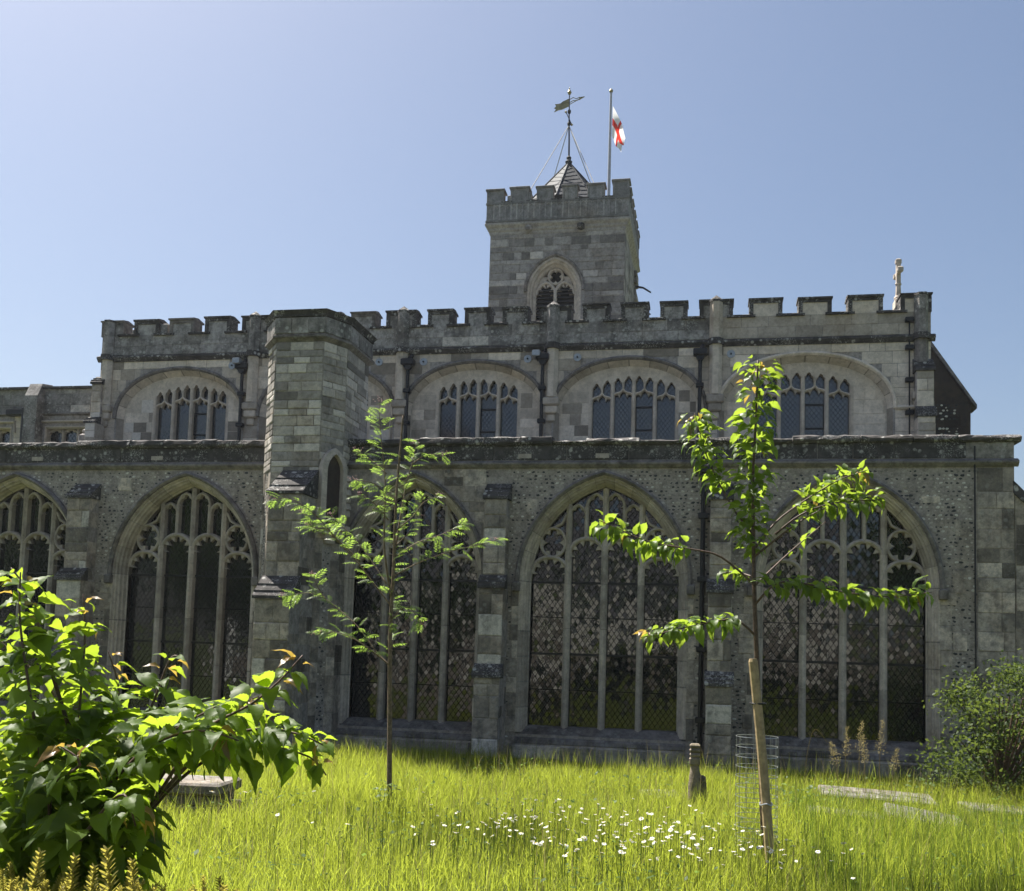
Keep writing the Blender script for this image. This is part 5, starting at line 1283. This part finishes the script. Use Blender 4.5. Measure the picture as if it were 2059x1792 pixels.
grass('tall_upright_grass', 5200, (.9, 4.6), (-9.6, -5.0), lambda X, Y, p: .46+.10*p, .0055, M['reed'], 'tall dark upright grass stems in the right foreground', lean=.12)
grass('long_grass_stems', 14000, (-9, 4.6), (-10, -.8), lambda X, Y, p: .44+.10*p, .005, M['grass'], 'longer green grass stems rising above the meadow', lean=.3)
def arc_stalk(x, y, dx, h, label):
    r = tag(empty('arching_grass_stalk', (x, y, 0)), label, 'grass stalk'); b = MB()
    b.tube(smooth_path([(0, 0, 0), (dx*.1, 0, h*.6), (dx*.45, 0, h), (dx, 0, h*.82)], 4), [.004]*13, 4); b.build('stalk', M['straw'], r)
arc_stalk(1.28, -3.2, .30, .95, 'green arching grass stalk between the wire guard and dry seed heads'); arc_stalk(3.2, -6.4, .62, .62, 'pale arching grass stalk leaning right at the right edge')
# broad weeds by the slabs
M['weed'] = leafmat('weed_leaf', (.06, .10, .03), (.11, .16, .05), (.3, .42, .12), .4, .5, .3)
wl = [leaf_mesh('weed_leaf', M['weed'], 1, .7, .3, .15, 5, .08, k) for k in range(2)]
for i, (x, y, lab) in enumerate(((1.0, -5.0, 'low broad-leaved weed between the wire guard and grave slab'), (1.35, -4.6, 'pale broad-leaved weed behind the nearest grave slab'), (2.9, -2.9, 'broad-leaved weed beside the evergreen shrub'), (-3.6, -6.6, 'small pale leafy weed at the foot of the rowan'), (.62, -3.6, 'leafy weed in the grass behind the wire guard'))):
    r = tag(empty('weed', (x, y, 0)), lab, 'weed'); bpy.context.view_layer.update(); it = []
    for k in range(22):
        p = Vector((x+random.gauss(0, .14), y+random.gauss(0, .12), random.uniform(.12, .36))); d = Vector((random.gauss(0, 1), random.gauss(0, 1), random.uniform(-.2, .4)))
        it.append((random.choice(wl), Matrix.Translation(p) @ orient(d, random.uniform(-.4, .4)) @ Matrix.Scale(random.uniform(.05, .1), 4)))
    put_leaves(r, it, 300); b = MB()
    for k in range(6): b.tube([(0, 0, 0), (random.gauss(0, .1), random.gauss(0, .1), random.uniform(.2, .36))], .004, 4)
    b.build('stems', M['stem'], r, 'stuff')

# ------------------------------------------------------------------ weather vane, flagpole, flag
M['gilt'] = plain('weathered_gilt', (.30, .25, .13), .45, .6, .3, 8); M['polemat'] = plain('pale_flagpole', (.42, .42, .44), .4, .2, .1)
wv = tag(empty('weather_vane', (-5.12, 16.2, 18.9)), 'wrought iron weather vane with gilt banner above the tower spirelet', 'weather vane')
b = MB(); b.tube([(0, 0, 0), (-.01, 0, .7), (-.03, 0, 1.3), (-.04, 0, 2.42)], [.035, .03, .026, .018], 6); b.build('rod', M['iron'], wv)
b = MB(); b.lathe([(0, 2.32), (.05, 2.36), (.075, 2.42), (.05, 2.48), (.02, 2.52), (.02, 2.58), (0, 2.62)], -.04, 0, 10); b.build('finial', M['gilt'], wv)
b = MB(); b.prism([(-.04, 2.20), (-.28, 2.10), (-.34, 2.04), (-.55, 2.02), (-.50, 1.95), (-.57, 1.88), (-.50, 1.84), (-.57, 1.74), (-.42, 1.80), (-.28, 1.82), (-.04, 1.92)], -.012, .012); b.build('banner', M['gilt'], wv)
b = MB(); b.prism([(.30, 2.12), (.50, 2.23), (.32, 2.22)], -.02, .02)
for z0, z1 in ((2.16, 2.20), (2.05, 2.14), (1.98, 2.13)): b.tube([(-.03, 0, z0), (.10, 0, z0+.07), (.2, 0, z1-.03), (.34, 0, z1+.03)], .014, 4)
b.build('arrow', M['gilt'], wv)
for z, dx, dz in ((1.72, -.12, 0), (1.28, .10, -.04)):
    b = MB(); b.lathe([(0, z-.09), (.05, z-.06), (.065, z), (.05, z+.06), (0, z+.09)], -.03, 0, 8); b.build('knop', M['iron'], wv)
    b = MB(); b.lathe([(0, z+dz-.055), (.05, z+dz), (0, z+dz+.055)], -.03+dx, 0, 8); b.build('gilt_ball', M['gilt'], wv)
b = MB(); b.tube([(-.15, 0, 1.72), (.07, 0, 1.24)], .016, 5); b.build('cross_arm', M['iron'], wv)
for x, y in ((-1.5, -1.5), (-1.5, 1.5), (1.5, -1.5), (1.5, 1.5)):
    b = MB(); b.tube([(-.03, 0, 1.22), (x*.92, y, -2.3)], .016, 5); b.build('stay_wire', M['polemat'], wv)
fpz = tag(empty('flagpole', (-3.82, 17.3, 16.0)), 'slim pale flagpole standing on the church tower', 'flagpole')
b = MB(); b.tube([(0, 0, 0), (0, 0, 3), (0, 0, 5.82)], [.065, .055, .04], 8); b.build('pole', M['polemat'], fpz)
b = MB(); b.lathe([(0, 5.80), (.06, 5.84), (.075, 5.89), (.05, 5.94), (0, 5.96)], 0, 0, 10); b.build('truck', M['gilt'], fpz)
b = MB(); b.cbox(-.1, .2, -.05, .05, 1.05, 1.12, .015); b.build('bracket', M['iron'], fpz)
def flagmat():
    m, t, p = new_mat('flag_cloth'); N = NT(t); uv = N.n('ShaderNodeUVMap', uv_map='cloth'); s = N.n('ShaderNodeSeparateXYZ'); N.l(uv.outputs[0], s.inputs[0])
    f = lambda o, w: N.math('LESS_THAN', N.math('ABSOLUTE', N.math('SUBTRACT', o, .5), 0), w)
    r = N.math('MAXIMUM', f(s.outputs[0], .075), f(s.outputs[1], .12)); col = N.mix(r, (.78, .78, .80), (.70, .045, .03)); N.l(col, p.inputs['Base Color']); p.inputs['Roughness'].default_value = .8
    tr = N.n('ShaderNodeBsdfTranslucent'); N.l(col, tr.inputs[0]); ms = N.n('ShaderNodeMixShader'); ms.inputs[0].default_value = .45; N.l(p.outputs[0], ms.inputs[1]); N.l(tr.outputs[0], ms.inputs[2]); N.l(ms.outputs[0], t.nodes['Material Output'].inputs[0]); return m
nu, nv_ = 30, 16; V = []; UV = []
for i in range(nu+1):
    for j in range(nv_+1):
        u, v = i/nu, j/nv_
        x = .05+.52*u**.8*(1-.45*v)+.05*math.sin(5*u+3*v)*u; z = -1.15*v*(1-.40*u)-1.18*u**.95*(1-.10*v); y = .14*math.sin(7*u+5*v)*u**.5+.07*math.sin(11*v+3*u)*u**.5
        V.append((x, y, z)); UV.append((u, v))
F = [(i*(nv_+1)+j, (i+1)*(nv_+1)+j, (i+1)*(nv_+1)+j+1, i*(nv_+1)+j+1) for i in range(nu) for j in range(nv_)]
me = bpy.data.meshes.new('flag'); me.from_pydata(V, [], F); ul = me.uv_layers.new(name='cloth')
for lp in me.loops: ul.data[lp.index].uv = UV[lp.vertex_index]
me.materials.append(flagmat()); me.polygons.foreach_set('use_smooth', [True]*len(me.polygons)); me.update()
o = link('flag', me); o.location = (-3.80, 17.3, 21.32); tag(o, 'limp white flag with a red cross hanging from the pole', 'flag')

# ------------------------------------------------------------------ what the window glass mirrors: sunlit house and trees across the lane
M['render'] = plain('cream_render', (.76, .73, .67), .9, 0, .1, 2); M['tile'] = plain('grey_slate_roof', (.06, .062, .07), .9, 0, .35, 9, .4); M['housewin'] = glassmat('house_glass', 1.5, .05); M['whitepaint'] = plain('white_paint', (.75, .75, .72), .6)
hs = tag(empty('house', (-6, -36, 0)), 'cream rendered house across the lane, seen mirrored in the church windows', 'house')
b = MB(); b.box(-13, 12, -8, 0, 0, 6.2); b.build('wall', M['render'], hs)
b = MB(); b.prism_x([(.5, 6.1), (-4, 9.6), (-8.5, 6.1)], -13.4, 12.4); RF = b.build('roof', M['tile'], hs)
for x in (-9, 4): b = MB(); b.box(x, x+1.1, -4.4, -3.4, 8.6, 10.8); b.build('chimney', M['tile'], RF)
for x in np.arange(-11.5, 11.5, 2.6):
    for z in (1.0, 3.9):
        b = MB(); b.box(x-.45, x+.45, .0, .03, z, z+1.4); W_ = b.build('window', M['housewin'], hs)
        b = MB(); b.bar([(x-.45, z), (x+.45, z), (x+.45, z+1.4), (x-.45, z+1.4)], .1, .08, .0, .01, closed=True); b.box(x-.02, x+.02, .03, .05, z, z+1.4); b.box(x-.45, x+.45, .03, .05, z+.68, z+.72); b.build('frame', M['whitepaint'], W_)
M['farleaf'] = leafmat('lane_tree_leaf', (.025, .05, .012), (.05, .085, .02), (.15, .25, .03), .3, .5, .3)
for i, (x, y, h, r, lab) in enumerate(((-26, -32, 11, 4.2, 'big leafy tree across the lane mirrored in the left windows'), (-33, -28, 10, 4.0, 'leafy tree across the lane left of the biggest one'), (11, -29, 9.5, 3.6, 'leafy tree across the lane to the right of the house'), (-13.5, -31, 5.5, 1.8, 'small tree in front of the left end of the house'), (-1.5, -30, 4.6, 1.5, 'small tree in front of the middle of the house'))):
    t_ = tag(empty('lane_tree', (x, y, 0)), lab, 'tree', 'trees across the lane'); b = MB(); b.tube([(0, 0, 0), (.1, 0, h*.4), (0, .1, h*.8)], [.28*h/10, .2*h/10, .05], 8); b.build('trunk', M['bark'], t_)
    n = 5000; D = RNG.normal(size=(n, 3)); D /= np.linalg.norm(D, axis=1)[:, None]; rad = r*RNG.uniform(.45, 1.05, n)*(1+.18*np.sin(D[:, 0]*6)*np.cos(D[:, 2]*7)); C_ = D*rad[:, None]*np.array([1, 1, .46*h/r*.9]); C_[:, 2] += h*.6
    a1 = RNG.normal(size=(n, 3)); a1 /= np.linalg.norm(a1, axis=1)[:, None]; a2 = np.cross(a1, RNG.normal(size=(n, 3))); a2 /= np.linalg.norm(a2, axis=1)[:, None]; s = .055*r
    V = np.stack([C_-a1*s, C_+a2*s*.6, C_+a1*s, C_-a2*s*.6], 1).reshape(-1, 3); mesh_np('crown', V, np.arange(n*4).reshape(-1, 4), np.repeat(RNG.random(n), 4), M['farleaf'], t_, 'stuff')
wl_ = tag(empty('boundary_wall', (-8, -24, 0)), 'low churchyard boundary wall behind the camera, mirrored low in the windows', 'wall')
b = MB(); b.box(-14, 20, -.2, .2, 0, 1.2); b.build('wall_face', M['flintmortar'], wl_); b = MB(); b.prism_x([(-.26, 1.2), (.26, 1.2), (.1, 1.34), (-.1, 1.34)], -14, 20); b.build('wall_coping', M['creamdark'], wl_)
ob = tag(empty('streak_reflector', (-20.8, -23, 0)), 'slim white shape added behind the camera to mirror a bright streak in the second window', 'reflector')  # unseen white shape, added only for the streak it mirrors into the glass
b = MB(); b.cbox(-.45, .45, -.45, .45, 0, .35, .03); b.build('plinth', M['whitepaint'], ob); b = MB(); b.prism_z([(-.3, -.3), (.3, -.3), (.3, .3), (-.3, .3)], .35, 2.5, .5, .72); b.prism_z([(-.216, -.216), (.216, -.216), (.216, .216), (-.216, .216)], 2.5, 2.85, .5, .05); b.build('shaft', M['whitepaint'], ob)
GLARE_HAZE = 0.0003

# ------------------------------------------------------------------ thin haze volume added to stand in for lens glare
m = bpy.data.materials.new('glare_haze_air'); m.use_nodes = True; t = m.node_tree; t.nodes.remove(t.nodes['Principled BSDF'])
pv = t.nodes.new('ShaderNodeVolumePrincipled'); pv.inputs['Color'].default_value = (.92, .95, 1, 1); pv.inputs['Density'].default_value = GLARE_HAZE; pv.inputs['Anisotropy'].default_value = .35
t.links.new(pv.outputs[0], t.nodes['Material Output'].inputs['Volume'])
b = MB(); b.box(-420, 420, -420, 420, -1.5, 23.5); hz = b.build('haze', m, None, 'stuff'); tag(hz, 'thin haze added around the church to stand in for lens glare', 'haze')
